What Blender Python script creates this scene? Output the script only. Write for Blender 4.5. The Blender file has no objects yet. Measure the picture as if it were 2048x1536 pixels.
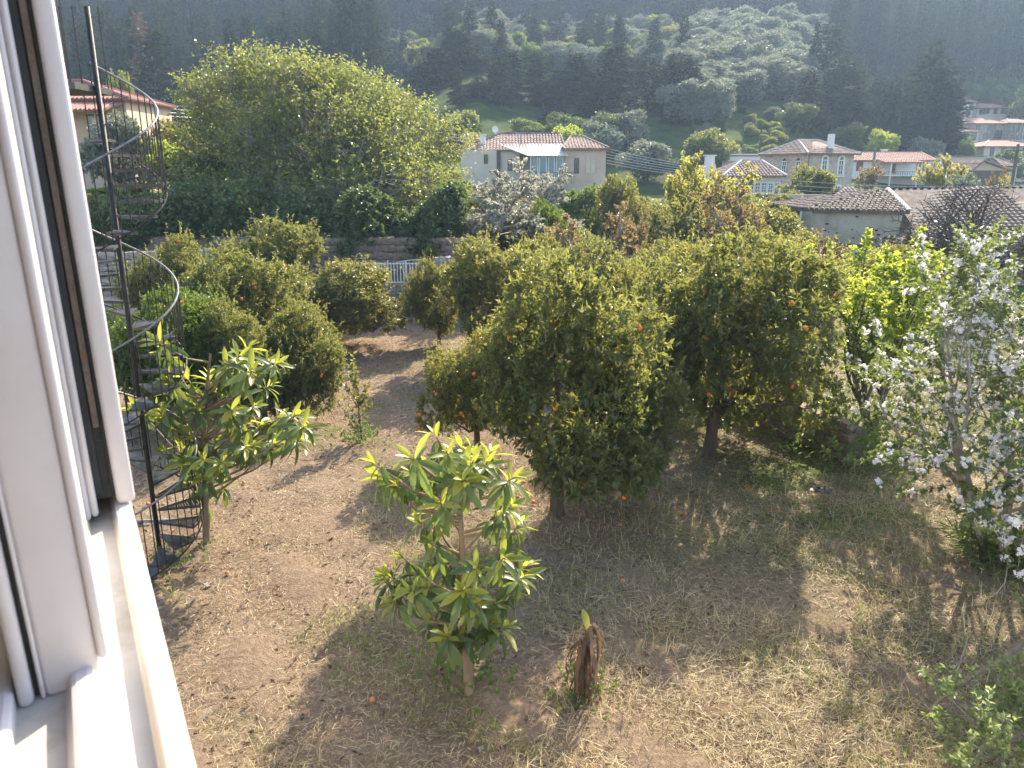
import bpy, math, random
import numpy as np
from mathutils import Vector, Matrix, noise as mnoise

SC = bpy.context.scene
COL = SC.collection
R = math.radians
random.seed(7)
RNG = np.random.default_rng(11)

# ------------------------------------------------------------------ camera
EYE = 5.4                      # the window stands 5.4 m above the garden
PITCH = R(15.5)
F = 1540.0                     # focal length in pixels of a 2048 wide frame
cd = bpy.data.cameras.new('camera')
cd.sensor_width = 36
cd.lens = F / 2048 * 36
cd.clip_start = 0.02
cd.clip_end = 3000
cd.dof.use_dof = True
cd.dof.focus_distance = 16
cd.dof.aperture_fstop = 11
cam = bpy.data.objects.new('camera', cd)
COL.objects.link(cam)
cam.location = (0, 0, EYE)
cam.rotation_euler = (R(90) - PITCH, 0, 0)
SC.camera = cam

# ------------------------------------------------------------------ sky, sun, exposure
SUN_EL, SUN_AZ = R(34), R(24)          # ahead of the window and a little to the right
w = bpy.data.worlds.new('World')
SC.world = w
w.use_nodes = True
nt = w.node_tree
bg = nt.nodes['Background']
sky = nt.nodes.new('ShaderNodeTexSky')
sky.sky_type = 'NISHITA'
sky.sun_disc = False
sky.sun_elevation = SUN_EL
sky.sun_rotation = SUN_AZ
sky.dust_density = 2.0
nt.links.new(sky.outputs[0], bg.inputs[0])
bg.inputs[1].default_value = 0.15
ld = bpy.data.lights.new('sun', 'SUN')
ld.energy = 4.6
ld.angle = R(0.5)
ld.color = (1.0, 0.87, 0.68)
sun = bpy.data.objects.new('sun', ld)
COL.objects.link(sun)
sdir = Vector((math.sin(SUN_AZ) * math.cos(SUN_EL), math.cos(SUN_AZ) * math.cos(SUN_EL), math.sin(SUN_EL)))
sun.rotation_euler = (-sdir).to_track_quat('-Z', 'Y').to_euler()
vs = SC.view_settings
vs.view_transform = 'Standard'
vs.look = 'None'
vs.gamma = 1
vs.use_curve_mapping = False
vs.exposure = 1.8
SC.render.engine = 'CYCLES'
cy = SC.cycles
cy.max_bounces = 8
cy.diffuse_bounces = 4
cy.transmission_bounces = 6
cy.volume_bounces = 0
cy.use_denoising = True
cy.sample_clamp_indirect = 4.0

# ------------------------------------------------------------------ survey helpers
SP, CP = math.sin(PITCH), math.cos(PITCH)
def ray(x, y):
    dx, dy = (x - 1024) / F, (768 - y) / F
    return Vector((dx, CP + dy * SP, -SP + dy * CP))
def at(x, y, Y):
    """the point at forward distance Y metres in the bearing read off the photograph"""
    d = ray(x, y)
    t = Y / d.y
    return Vector((d.x * t, Y, EYE + d.z * t))
def on_ground(x, y, z=0.0):
    d = ray(x, y)
    t = (z - EYE) / d.z
    return Vector((d.x * t, d.y * t, z))

def sstep(a, b, v):
    t = np.clip((v - a) / (b - a), 0, 1)
    return t * t * (3 - 2 * t)
def terrain(x, y):
    x = np.asarray(x, float); y = np.asarray(y, float)
    left = sstep(3.5, -6.5, x)
    ter = (2.9 * sstep(30.1, 30.9, y) + 1.3 * sstep(31.5, 36, y)) * left + 1.35 * sstep(28.6, 29.2, y) * (1 - sstep(30.1, 30.9, y)) * left
    right = (1.2 * sstep(30, 60, y)) * (1 - left)
    z = ter + right + 1.6 * sstep(55, 90, y)
    fz = np.interp(y, [85, 130, 160, 182, 240, 430, 460], [0, 2.5, 6, 13, 36, 128, 128])
    sz = np.interp(y, [85, 105, 200, 216, 250, 430, 460], [0, 4, 34.0, 36, 38, 122, 122])
    wsp = sstep(-48, -5, x) * (1 - sstep(62, 100, x * 200 / np.maximum(y, 60)))
    z = z + fz * (1 - wsp) + sz * wsp
    far = sstep(70, 120, y)
    z = z + far * 1.6 * np.sin(x * .043 + 1) * np.cos(y * .05)
    return z
def tz(x, y):
    return float(terrain(x, y))

# ------------------------------------------------------------------ object helpers
def tag(o, label, cat, group=None):
    o['label'] = label
    o['category'] = cat
    o['kind'] = 'thing'
    if group:
        o['group'] = group
    return o
def thing(name, loc, label, cat, group=None, rz=0.0, sc=(1, 1, 1)):
    o = bpy.data.objects.new(name, None)
    o.empty_display_size = .2
    COL.objects.link(o)
    o.location = loc
    o.rotation_euler = (0, 0, rz)
    o.scale = sc
    return tag(o, label, cat, group)
def link(name, me, parent=None, mat=None, loc=None, rot=None, sc=None):
    o = bpy.data.objects.new(name, me)
    COL.objects.link(o)
    if parent is not None:
        o.parent = parent
    if loc is not None: o.location = loc
    if rot is not None: o.rotation_euler = rot
    if sc is not None: o.scale = sc
    if mat is not None:
        if not me.materials:
            me.materials.append(mat)
        elif me.materials[0] != mat:
            o.material_slots[0].link = 'OBJECT'
            o.material_slots[0].material = mat
    return o
def np_mesh(name, V, Fc, rnd=None, mats=None, smooth=False, midx=None):
    me = bpy.data.meshes.new(name)
    V = np.ascontiguousarray(V, dtype=np.float32)
    Fc = np.ascontiguousarray(Fc, dtype=np.int32)
    k = Fc.shape[1]
    me.vertices.add(len(V))
    me.vertices.foreach_set('co', V.ravel())
    me.loops.add(Fc.size)
    me.loops.foreach_set('vertex_index', Fc.ravel())
    me.polygons.add(len(Fc))
    me.polygons.foreach_set('loop_start', np.arange(0, Fc.size, k, dtype=np.int32))
    if midx is not None:
        me.polygons.foreach_set('material_index', np.asarray(midx, np.int32))
    me.polygons.foreach_set('use_smooth', np.full(len(Fc), smooth))
    if rnd is not None:
        a = me.attributes.new('rnd', 'FLOAT', 'FACE')
        a.data.foreach_set('value', np.asarray(rnd, np.float32))
    me.update(calc_edges=True)
    for m in mats or ():
        me.materials.append(m)
    return me
class MB:
    def __init__(s):
        s.v = []; s.f = []
    def add(s, vs, fs):
        n = len(s.v)
        s.v += [tuple(v) for v in vs]
        s.f += [tuple(i + n for i in f) for f in fs]
        return s
    def box(s, a, b):
        x0, y0, z0 = a; x1, y1, z1 = b
        return s.add([(x0, y0, z0), (x1, y0, z0), (x1, y1, z0), (x0, y1, z0), (x0, y0, z1), (x1, y0, z1), (x1, y1, z1), (x0, y1, z1)],
                     [(0, 3, 2, 1), (4, 5, 6, 7), (0, 1, 5, 4), (1, 2, 6, 5), (2, 3, 7, 6), (3, 0, 4, 7)])
    def prism(s, pts, z0, z1):
        n = len(pts)
        vs = [(p[0], p[1], z0) for p in pts] + [(p[0], p[1], z1) for p in pts]
        return s.add(vs, [tuple(range(n - 1, -1, -1)), tuple(range(n, 2 * n))] + [(i, (i + 1) % n, n + (i + 1) % n, n + i) for i in range(n)])
    def bar(s, p, q, w, h=None):
        p, q = Vector(p), Vector(q)
        d = (q - p).normalized()
        up = Vector((0, 0, 1)) if abs(d.z) < .95 else Vector((1, 0, 0))
        a = d.cross(up).normalized() * w / 2
        b = a.cross(d).normalized() * (h or w) / 2
        vs = [p - a - b, p + a - b, p + a + b, p - a + b, q - a - b, q + a - b, q + a + b, q - a + b]
        return s.add(vs, [(0, 3, 2, 1), (4, 5, 6, 7), (0, 1, 5, 4), (1, 2, 6, 5), (2, 3, 7, 6), (3, 0, 4, 7)])
    def tube(s, pts, rad, n=6, cap=True):
        pts = [Vector(p) for p in pts]
        if not hasattr(rad, '__len__'): rad = [rad] * len(pts)
        base = len(s.v)
        d0 = (pts[1] - pts[0]).normalized()
        up = Vector((0, 0, 1)) if abs(d0.z) < .9 else Vector((1, 0, 0))
        a = d0.cross(up).normalized()
        for i, p in enumerate(pts):
            d = (pts[min(i + 1, len(pts) - 1)] - pts[max(i - 1, 0)]).normalized()
            a = (a - d * a.dot(d)).normalized()
            b = d.cross(a)
            for k in range(n):
                t = 2 * math.pi * k / n
                s.v.append(tuple(p + (a * math.cos(t) + b * math.sin(t)) * rad[i]))
        for i in range(len(pts) - 1):
            for k in range(n):
                s.f.append((base + i * n + k, base + i * n + (k + 1) % n, base + (i + 1) * n + (k + 1) % n, base + (i + 1) * n + k))
        if cap:
            s.f.append(tuple(base + k for k in range(n - 1, -1, -1)))
            e = base + (len(pts) - 1) * n
            s.f.append(tuple(e + k for k in range(n)))
        return s
    def mesh(s, name, mat=None, org=None, smooth=False):
        me = bpy.data.meshes.new(name)
        v = s.v if org is None else [(a - org[0], b - org[1], c - org[2]) for a, b, c in s.v]
        me.from_pydata(v, [], s.f)
        if smooth:
            me.polygons.foreach_set('use_smooth', [True] * len(me.polygons))
        me.update()
        if mat: me.materials.append(mat)
        return me
    def build(s, name, mat, parent=None, org=None, smooth=False):
        return link(name, s.mesh(name, mat, org, smooth), parent)

# ------------------------------------------------------------------ materials
def newmat(name):
    m = bpy.data.materials.new(name)
    m.use_nodes = True
    n = m.node_tree.nodes
    return m, n, m.node_tree.links, n['Principled BSDF']
def ramp(n, stops):
    r = n.new('ShaderNodeValToRGB')
    e = r.color_ramp.elements
    while len(e) < len(stops): e.new(0.5)
    for el, (p, c) in zip(e, stops):
        el.position = p
        el.color = (*c, 1)
    return r
def surf(name, c0, c1, scale=3.0, rough=.8, bump=.3, bscale=None, detail=6, spec=.3, metal=0.0, stretch=None, c2=None):
    m, n, l, b = newmat(name)
    tc = n.new('ShaderNodeTexCoord')
    mp = n.new('ShaderNodeMapping')
    l.new(tc.outputs['Object'], mp.inputs[0])
    if stretch: mp.inputs['Scale'].default_value = stretch
    t = n.new('ShaderNodeTexNoise')
    t.inputs['Scale'].default_value = scale
    t.inputs['Detail'].default_value = detail
    t.inputs['Roughness'].default_value = .65
    l.new(mp.outputs[0], t.inputs['Vector'])
    st = [(.3, c0), (.7, c1)] if c2 is None else [(.3, c0), (.52, c1), (.72, c2)]
    r = ramp(n, st)
    l.new(t.outputs['Fac'], r.inputs[0])
    l.new(r.outputs[0], b.inputs['Base Color'])
    b.inputs['Roughness'].default_value = rough
    b.inputs['Specular IOR Level'].default_value = spec
    b.inputs['Metallic'].default_value = metal
    if bump:
        t2 = n.new('ShaderNodeTexNoise')
        t2.inputs['Scale'].default_value = bscale or scale * 6
        t2.inputs['Detail'].default_value = 5
        l.new(mp.outputs[0], t2.inputs['Vector'])
        bp = n.new('ShaderNodeBump')
        bp.inputs['Strength'].default_value = bump
        bp.inputs['Distance'].default_value = .02
        l.new(t2.outputs['Fac'], bp.inputs['Height'])
        l.new(bp.outputs[0], b.inputs['Normal'])
    return m
def leafmat(name, c0, c1, c2, tr, fac=.4, rough=.42, spec=.4):
    """leaf with per leaf colour, a glossy face and light passing through"""
    m, n, l, b = newmat(name)
    a = n.new('ShaderNodeAttribute'); a.attribute_name = 'rnd'
    r = ramp(n, [(.15, c0), (.55, c1), (.95, c2)])
    l.new(a.outputs['Fac'], r.inputs[0])
    l.new(r.outputs[0], b.inputs['Base Color'])
    b.inputs['Roughness'].default_value = rough
    b.inputs['Specular IOR Level'].default_value = spec
    t = n.new('ShaderNodeBsdfTranslucent')
    mx0 = n.new('ShaderNodeMix'); mx0.data_type = 'RGBA'; mx0.blend_type = 'MIX'
    mx0.inputs[0].default_value = .35
    mx0.inputs[6].default_value = (*tr, 1)
    l.new(r.outputs[0], mx0.inputs[7])
    l.new(mx0.outputs[2], t.inputs[0])
    mx = n.new('ShaderNodeMixShader')
    mx.inputs[0].default_value = fac
    l.new(b.outputs[0], mx.inputs[1]); l.new(t.outputs[0], mx.inputs[2])
    l.new(mx.outputs[0], n['Material Output'].inputs[0])
    return m
M = {}
M['citrus'] = leafmat('citrus_leaf', (.035, .058, .025), (.065, .095, .035), (.17, .175, .06), (.42, .42, .085), .44, .36, .5)
M['citrus_yellow'] = leafmat('citrus_leaf_yellowing', (.045, .07, .028), (.095, .12, .038), (.23, .22, .06), (.46, .43, .085), .44, .36, .5)
M['loquat'] = leafmat('loquat_leaf', (.035, .07, .025), (.065, .115, .035), (.14, .18, .05), (.30, .38, .05), .38, .38, .5)
M['loquat_young'] = leafmat('loquat_young_leaf', (.11, .17, .04), (.21, .26, .05), (.34, .34, .07), (.54, .54, .06), .5, .42, .5)
M['maple'] = leafmat('fresh_green_leaf', (.13, .20, .035), (.20, .28, .045), (.30, .37, .07), (.58, .64, .08), .52)
M['mulberry'] = leafmat('mulberry_leaf', (.085, .11, .045), (.13, .16, .055), (.26, .28, .08), (.42, .45, .08), .45)
M['ivy'] = leafmat('ivy_leaf', (.04, .07, .028), (.07, .11, .038), (.13, .175, .06), (.22, .29, .06), .34)
M['apple'] = leafmat('apple_leaf', (.055, .09, .03), (.10, .14, .045), (.19, .23, .08), (.32, .38, .08), .4)
M['olive'] = leafmat('olive_leaf', (.13, .15, .115), (.22, .24, .185), (.34, .36, .29), (.28, .32, .18), .3, .45)
M['conifer'] = leafmat('conifer_needles', (.016, .028, .017), (.027, .043, .022), (.05, .062, .028), (.07, .085, .03), .18, .8, .04)
M['conifer_dry'] = leafmat('dry_conifer_needles', (.10, .07, .05), (.14, .10, .07), (.17, .13, .09), (.2, .14, .08), .2, .6, .2)
M['yellow'] = leafmat('yellow_green_leaf', (.20, .20, .06), (.33, .32, .08), (.44, .41, .11), (.60, .56, .13), .5)
M['rust'] = leafmat('rusty_young_leaf', (.13, .09, .05), (.22, .155, .08), (.26, .22, .09), (.42, .32, .12), .45)
M['pale'] = leafmat('pale_blossom', (.16, .17, .11), (.32, .32, .25), (.55, .53, .46), (.5, .5, .4), .4)
M['green'] = leafmat('broad_green_leaf', (.045, .085, .02), (.08, .14, .03), (.15, .21, .045), (.28, .36, .05), .42)
M['petal'] = leafmat('white_petal', (.72, .70, .68), (.80, .78, .76), (.82, .80, .80), (.8, .78, .75), .35, .6, .2)
M['dead'] = leafmat('dead_leaf', (.07, .045, .032), (.13, .085, .055), (.21, .15, .10), (.18, .115, .06), .3, .7, .15)
M['straw'] = leafmat('straw_blade', (.20, .15, .08), (.38, .30, .16), (.56, .47, .29), (.48, .38, .18), .25, .55, .3)
M['grass'] = leafmat('grass_blade', (.08, .12, .03), (.14, .19, .045), (.27, .30, .08), (.36, .44, .07), .45)
M['bark'] = surf('bark', (.05, .038, .028), (.13, .10, .075), 6, .9, .8, 14, stretch=(1, 1, .25))
M['bark_pale'] = surf('pale_bark', (.13, .095, .06), (.26, .19, .125), 7, .85, .6, 16, stretch=(1, 1, .3))
M['twig'] = surf('grey_twig', (.17, .145, .12), (.31, .275, .24), 5, .85, .3)
M['twig_dark'] = surf('dark_twig', (.06, .05, .045), (.12, .10, .09), 5, .85, .3)
M['orange'] = surf('orange_peel', (.55, .14, .025), (.66, .20, .03), 3, .45, .3, 60, spec=.5)
M['iron'] = surf('black_iron', (.010, .011, .012), (.026, .026, .026), 8, .6, .3, 40, spec=.3, c2=(.05, .034, .026))
M['tread'] = surf('worn_iron_tread', (.016, .019, .02), (.06, .06, .058), 9, .42, .2, spec=.5, metal=.2, c2=(.09, .06, .045))
M['rail'] = surf('worn_grey_paint', (.09, .095, .10), (.23, .235, .24), 9, .55, .1, spec=.5)
M['white_metal'] = surf('white_window_paint', (.55, .515, .505), (.63, .60, .60), 2.5, .36, .05, 30, spec=.5, detail=10, c2=(.66, .63, .63))
M['sill'] = surf('dusty_white_track', (.26, .235, .195), (.52, .50, .46), 5, .5, .1, 40, spec=.4, c2=(.60, .59, .57))
M['cream'] = surf('aged_sealant', (.66, .55, .36), (.76, .68, .5), 12, .6, .2)
M['rubber'] = surf('dark_gasket', (.02, .025, .027), (.05, .05, .05), 10, .7, .2)
M['brass'] = surf('brown_brush_pile', (.12, .10, .08), (.19, .16, .125), 20, .8, .4)
M['gate'] = surf('white_gate_paint', (.58, .56, .52), (.76, .74, .70), 8, .55, .2)
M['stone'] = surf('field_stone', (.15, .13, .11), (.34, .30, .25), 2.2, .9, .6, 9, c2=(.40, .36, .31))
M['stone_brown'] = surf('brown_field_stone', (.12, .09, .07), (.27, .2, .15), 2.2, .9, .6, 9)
M['mortar'] = surf('earth_mortar', (.10, .085, .07), (.2, .17, .14), 5, .95, .6)
M['plaster'] = surf('stained_plaster', (.31, .25, .18), (.48, .40, .30), 1.1, .9, .4, 12, detail=10, c2=(.56, .48, .37))
M['pinkwall'] = surf('pinkish_render', (.47, .34, .26), (.60, .45, .355), .6, .9, .2, 8, detail=8)
M['palewall'] = surf('pale_render', (.50, .405, .32), (.63, .525, .425), .7, .9, .2, 8, detail=8)
M['whitewall'] = surf('whitewashed_wall', (.62, .60, .57), (.76, .74, .71), .5, .85, .15, 8)
M['stonewall'] = surf('coursed_stone_wall', (.26, .20, .155), (.42, .345, .28), 3.0, .9, .8, 7, detail=8, c2=(.54, .46, .38))
M['tiles'] = surf('old_roof_tile', (.13, .09, .075), (.24, .17, .14), 2.3, .92, .4, 15, spec=.12, c2=(.36, .28, .23))
M['tiles_grey'] = surf('lichened_roof_tile', (.085, .07, .06), (.18, .145, .12), 2.0, .95, .5, 15, spec=.1, c2=(.30, .26, .21))
M['tiles_pink'] = surf('faded_roof_tile', (.20, .125, .10), (.33, .225, .185), 1.2, .9, .3, 12, c2=(.40, .30, .25))
M['tiles_red'] = surf('red_roof_tile', (.24, .11, .085), (.35, .18, .14), 1.5, .8, .3, 12)
M['ridge'] = surf('mortared_ridge_tile', (.42, .36, .30), (.66, .60, .52), 3, .9, .4)
M['sheet'] = surf('white_roof_sheet', (.50, .46, .42), (.60, .56, .52), 2, .5, .1)
M['glass'] = surf('window_glass', (.03, .045, .05), (.06, .08, .09), .4, .08, 0, spec=.8)
M['glass_blue'] = surf('blue_veranda_glass', (.10, .17, .20), (.16, .25, .28), .4, .12, 0, spec=.8)
M['frame'] = surf('white_window_frame', (.66, .65, .63), (.76, .75, .73), 4, .5, 0)
M['shutter'] = surf('brown_shutter', (.14, .075, .055), (.2, .11, .08), 4, .7, .1)
M['timber'] = surf('weathered_timber', (.08, .06, .045), (.17, .13, .10), 4, .85, .4)
M['wire'] = surf('aluminium_wire', (.40, .41, .42), (.55, .55, .55), 4, .4, 0, spec=.6)
M['plastic'] = surf('black_plastic', (.015, .016, .02), (.04, .04, .045), 9, .4, .5)
M['clod'] = surf('dry_soil', (.16, .115, .08), (.34, .255, .175), 3, .95, .5)
M['orange_dull'] = surf('withered_orange_peel', (.32, .12, .04), (.48, .20, .06), 8, .6, .4, 40)
M['pebble'] = surf('pale_pebble', (.20, .18, .15), (.32, .295, .25), 5, .85, .3)
# clear pane of the sliding sashes
m, n, l, b = newmat('clear_glass')
b.inputs['Transmission Weight'].default_value = 1
b.inputs['Roughness'].default_value = 0
b.inputs['IOR'].default_value = 1.45
M['pane'] = m

# ground: soil and cut straw with weedy patches; 'zone' = how grassy the place is
m, n, l, b = newmat('garden_ground')
tc = n.new('ShaderNodeTexCoord')
def tnoise(scale, det=6, rough=.6):
    t = n.new('ShaderNodeTexNoise')
    t.inputs['Scale'].default_value = scale; t.inputs['Detail'].default_value = det; t.inputs['Roughness'].default_value = rough
    l.new(tc.outputs['Object'], t.inputs['Vector'])
    return t
def mixc(fac, a, c):
    x = n.new('ShaderNodeMix'); x.data_type = 'RGBA'
    l.new(fac, x.inputs[0]); l.new(a, x.inputs[6]); l.new(c, x.inputs[7])
    return x.outputs[2]
t1, t2, t3 = tnoise(.9, 8, .7), tnoise(14, 8, .75), tnoise(.55, 5)
r1 = ramp(n, [(.30, (.085, .056, .04)), (.48, (.235, .165, .115)), (.68, (.43, .325, .225))])
l.new(t2.outputs['Fac'], r1.inputs[0])
r2 = ramp(n, [(.3, (.14, .094, .066)), (.7, (.34, .255, .175))])
l.new(t1.outputs['Fac'], r2.inputs[0])
base = n.new('ShaderNodeMix'); base.data_type = 'RGBA'; base.inputs[0].default_value = .5
l.new(r1.outputs[0], base.inputs[6]); l.new(r2.outputs[0], base.inputs[7])
rg = ramp(n, [(.3, (.05, .07, .02)), (.7, (.12, .15, .04))])
l.new(t2.outputs['Fac'], rg.inputs[0])
za = n.new('ShaderNodeAttribute'); za.attribute_name = 'zone'
ad = n.new('ShaderNodeMath'); ad.operation = 'ADD'
l.new(za.outputs['Fac'], ad.inputs[0]); l.new(t3.outputs['Fac'], ad.inputs[1])
rz_ = ramp(n, [(.46, (0, 0, 0)), (.85, (1, 1, 1))])
l.new(ad.outputs[0], rz_.inputs[0])
l.new(mixc(rz_.outputs[0], base.outputs[2], rg.outputs[0]), b.inputs['Base Color'])
b.inputs['Roughness'].default_value = .95
b.inputs['Specular IOR Level'].default_value = .1
bp = n.new('ShaderNodeBump'); bp.inputs['Strength'].default_value = 1.0; bp.inputs['Distance'].default_value = .08
l.new(t2.outputs['Fac'], bp.inputs['Height']); l.new(bp.outputs[0], b.inputs['Normal'])
M['ground'] = m
M['hill'] = surf('hill_turf', (.018, .03, .010), (.04, .07, .015), .35, .95, .8, 3, detail=10, c2=(.10, .115, .03), spec=.03)

# ------------------------------------------------------------------ ground and hillside
def grid_mesh(name, xs, ys, mat, bump=True):
    X, Y = np.meshgrid(xs, ys)
    Z = terrain(X, Y)
    if bump:
        g = (Y < 31)
        Z = Z + g * (.05 * np.sin(X * 2.1 + np.cos(Y * 1.7) * 2) * np.cos(Y * 1.9 + X * .7) + .02 * np.sin(X * 5.3 + Y * 3.1) + RNG.normal(0, .016, X.shape))
    V = np.stack([X, Y, Z], -1).reshape(-1, 3)
    nx, ny = len(xs), len(ys)
    i, j = np.meshgrid(np.arange(nx - 1), np.arange(ny - 1))
    a = (j * nx + i).ravel()
    Fc = np.stack([a, a + 1, a + nx + 1, a + nx], -1)
    me = np_mesh(name, V, Fc, mats=[mat], smooth=True)
    at_ = me.attributes.new('zone', 'FLOAT', 'POINT')
    x, y = V[:, 0], V[:, 1]
    zone = .22 * sstep(6, 13, y) * sstep(2.0, 5.0, x) + .10 * sstep(1, 3, x) + .6 * sstep(30, 33, y) + .1 * np.sin(x * .9) * np.cos(y * .7) - .12
    at_.data.foreach_set('value', zone.astype(np.float32))
    return me
def spread(segs):
    out = []
    for a, b_, s in segs:
        out += list(np.arange(a, b_, s))
    return np.array(out + [segs[-1][1]])
gx = spread([(-330, -60, 12), (-60, -20, 2.5), (-20, -9, .8), (-9, 13, .18), (13, 24, .8), (24, 60, 2.5), (60, 330, 12)])
gy = spread([(-60, -4, 5), (-4, 3, 1), (3, 20, .18), (20, 36, .4), (36, 60, 1.5), (60, 86, 2.5)])
o = link('ground', grid_mesh('ground', gx, gy, M['ground'])); o['kind'] = 'structure'
hx = spread([(-330, -120, 10), (-120, 160, 5), (160, 330, 10)])
hy = spread([(86, 260, 4), (260, 450, 8)])
o = link('hillside', grid_mesh('hillside', hx, hy, M['hill'], False)); o['kind'] = 'structure'

# closed box of hazy air round everything
hz = MB().box((-332, -62, -1.0), (332, 452, 152)).build('haze', None)
hz['kind'] = 'stuff'
m = bpy.data.materials.new('haze_air'); m.use_nodes = True
n, l = m.node_tree.nodes, m.node_tree.links
n.remove(n['Principled BSDF'])
pv = n.new('ShaderNodeVolumePrincipled')
pv.inputs['Color'].default_value = (.52, .72, 1.0, 1)
pv.inputs['Density'].default_value = .00045
pv.inputs['Anisotropy'].default_value = .30
l.new(pv.outputs[0], n['Material Output'].inputs['Volume'])
hz.data.materials.append(m)

# ------------------------------------------------------------------ foliage tools
def unit(a):
    return a / np.maximum(np.linalg.norm(a, axis=-1, keepdims=True), 1e-9)
def leaf_tris(P, D, N, L, W, fold=.22):
    S = np.cross(D, N)
    L, W = L[:, None], W[:, None]
    v = np.stack([P, P + D * L * .45 + S * W / 2 + N * W * fold, P + D * L - N * L * .08, P + D * L * .45 - S * W / 2 + N * W * fold], 1)
    n = len(P)
    b = np.arange(n)[:, None] * 4
    f = np.concatenate([b + [0, 1, 2], b + [0, 2, 3]], 1).reshape(-1, 3)
    return v.reshape(-1, 3), f
def on_twigs(rng, P, D, TL, per, L, W, spread=1.0, droop=.12, upn=.6, crnd=None):
    n = len(P)
    i = np.repeat(np.arange(n), per)
    k = n * per
    d = D[i]
    base = P[i] + d * (np.asarray(TL)[i] * rng.random(k))[:, None]
    r = rng.normal(size=(k, 3))
    pp = unit(r - (r * d).sum(1, keepdims=True) * d)
    a = spread * (.55 + .65 * rng.random(k))[:, None]
    q = d * np.cos(a) + pp * np.sin(a)
    q[:, 2] -= droop
    q = unit(q)
    nn = d * .5 + rng.normal(size=(k, 3)) * .45
    nn[:, 2] += upn
    nn = unit(nn - (nn * q).sum(1, keepdims=True) * q)
    LL = L * (.6 + .7 * rng.random(k))
    if crnd is None: crnd = rng.random(n)
    rnd = np.clip(crnd[i] * .6 + rng.random(k) * .4, 0, 1)
    v, f = leaf_tris(base, q, nn, LL, LL * W / L)
    return v, f, np.repeat(rnd, 2)
def lobe_twigs(rng, lobes, n, tw, shell=.55, up=.35, zmin=None):
    C = np.array([c for c, r in lobes], float)
    Rr = np.array([r for c, r in lobes], float)
    wgt = (Rr[:, 0] * Rr[:, 2]); wgt = wgt / wgt.sum()
    i = rng.choice(len(lobes), n * 3, p=wgt)
    d = unit(rng.normal(size=(n * 3, 3)))
    u = (shell + (1 - shell) * rng.random(n * 3) ** .6)[:, None]
    P = C[i] + d * Rr[i] * u
    keep = np.ones(len(P), bool)
    for c, r in zip(C, Rr):
        keep &= (((P - c) / r) ** 2).sum(1) > (.62 * shell) ** 2
    if zmin is not None: keep &= P[:, 2] > zmin
    P, d, i = P[keep][:n], d[keep][:n], i[keep][:n]
    D = d * .8 + rng.normal(size=P.shape) * .5
    D[:, 2] += up
    return P, unit(D), tw * (.6 + .8 * rng.random(len(P)))
def grow(mb, rng, p, d, L, r, lev, P, tips):
    ns = P['seg'][lev]
    pts, rs, ds = [p], [r], []
    for i in range(ns):
        d = d + Vector(rng.normal(0, P['wob'], 3)) + Vector((0, 0, P['trop'][lev]))
        d.normalize()
        p = p + d * (L / ns)
        pts.append(p); ds.append(d.copy())
        rs.append(r * (1 - (i + 1) / ns * (1 - P['taper'])))
    mb.tube(pts, rs, P['sides'][lev], cap=False)
    last = lev == len(P['seg']) - 1
    if last or lev >= P.get('leaf_from', 99):
        for q, dd in zip(pts[1:], ds):
            tips.append((q, dd, L / ns))
    if last: return
    for k in range(P['kids'][lev]):
        f = P['f0'][lev] + (1 - P['f0'][lev]) * (k + rng.random()) / P['kids'][lev]
        x = f * ns
        j = min(int(x), ns - 1)
        q = pts[j].lerp(pts[j + 1], x - j)
        dd = ds[j]
        rv = Vector(rng.normal(0, 1, 3))
        pp = (rv - dd * rv.dot(dd)).normalized()
        a = P['ang'][lev] * (.7 + .6 * rng.random())
        nd = dd * math.cos(a) + pp * math.sin(a)
        grow(mb, rng, q, nd, L * P['ratio'][lev] * (.65 + .6 * rng.random()) * (1.15 - .45 * f), max(rs[j] * .62, P['rmin']), lev + 1, P, tips)
def tip_arrays(tips):
    return (np.array([t[0][:] for t in tips]), np.array([t[1][:] for t in tips]), np.array([t[2] for t in tips]))

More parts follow.
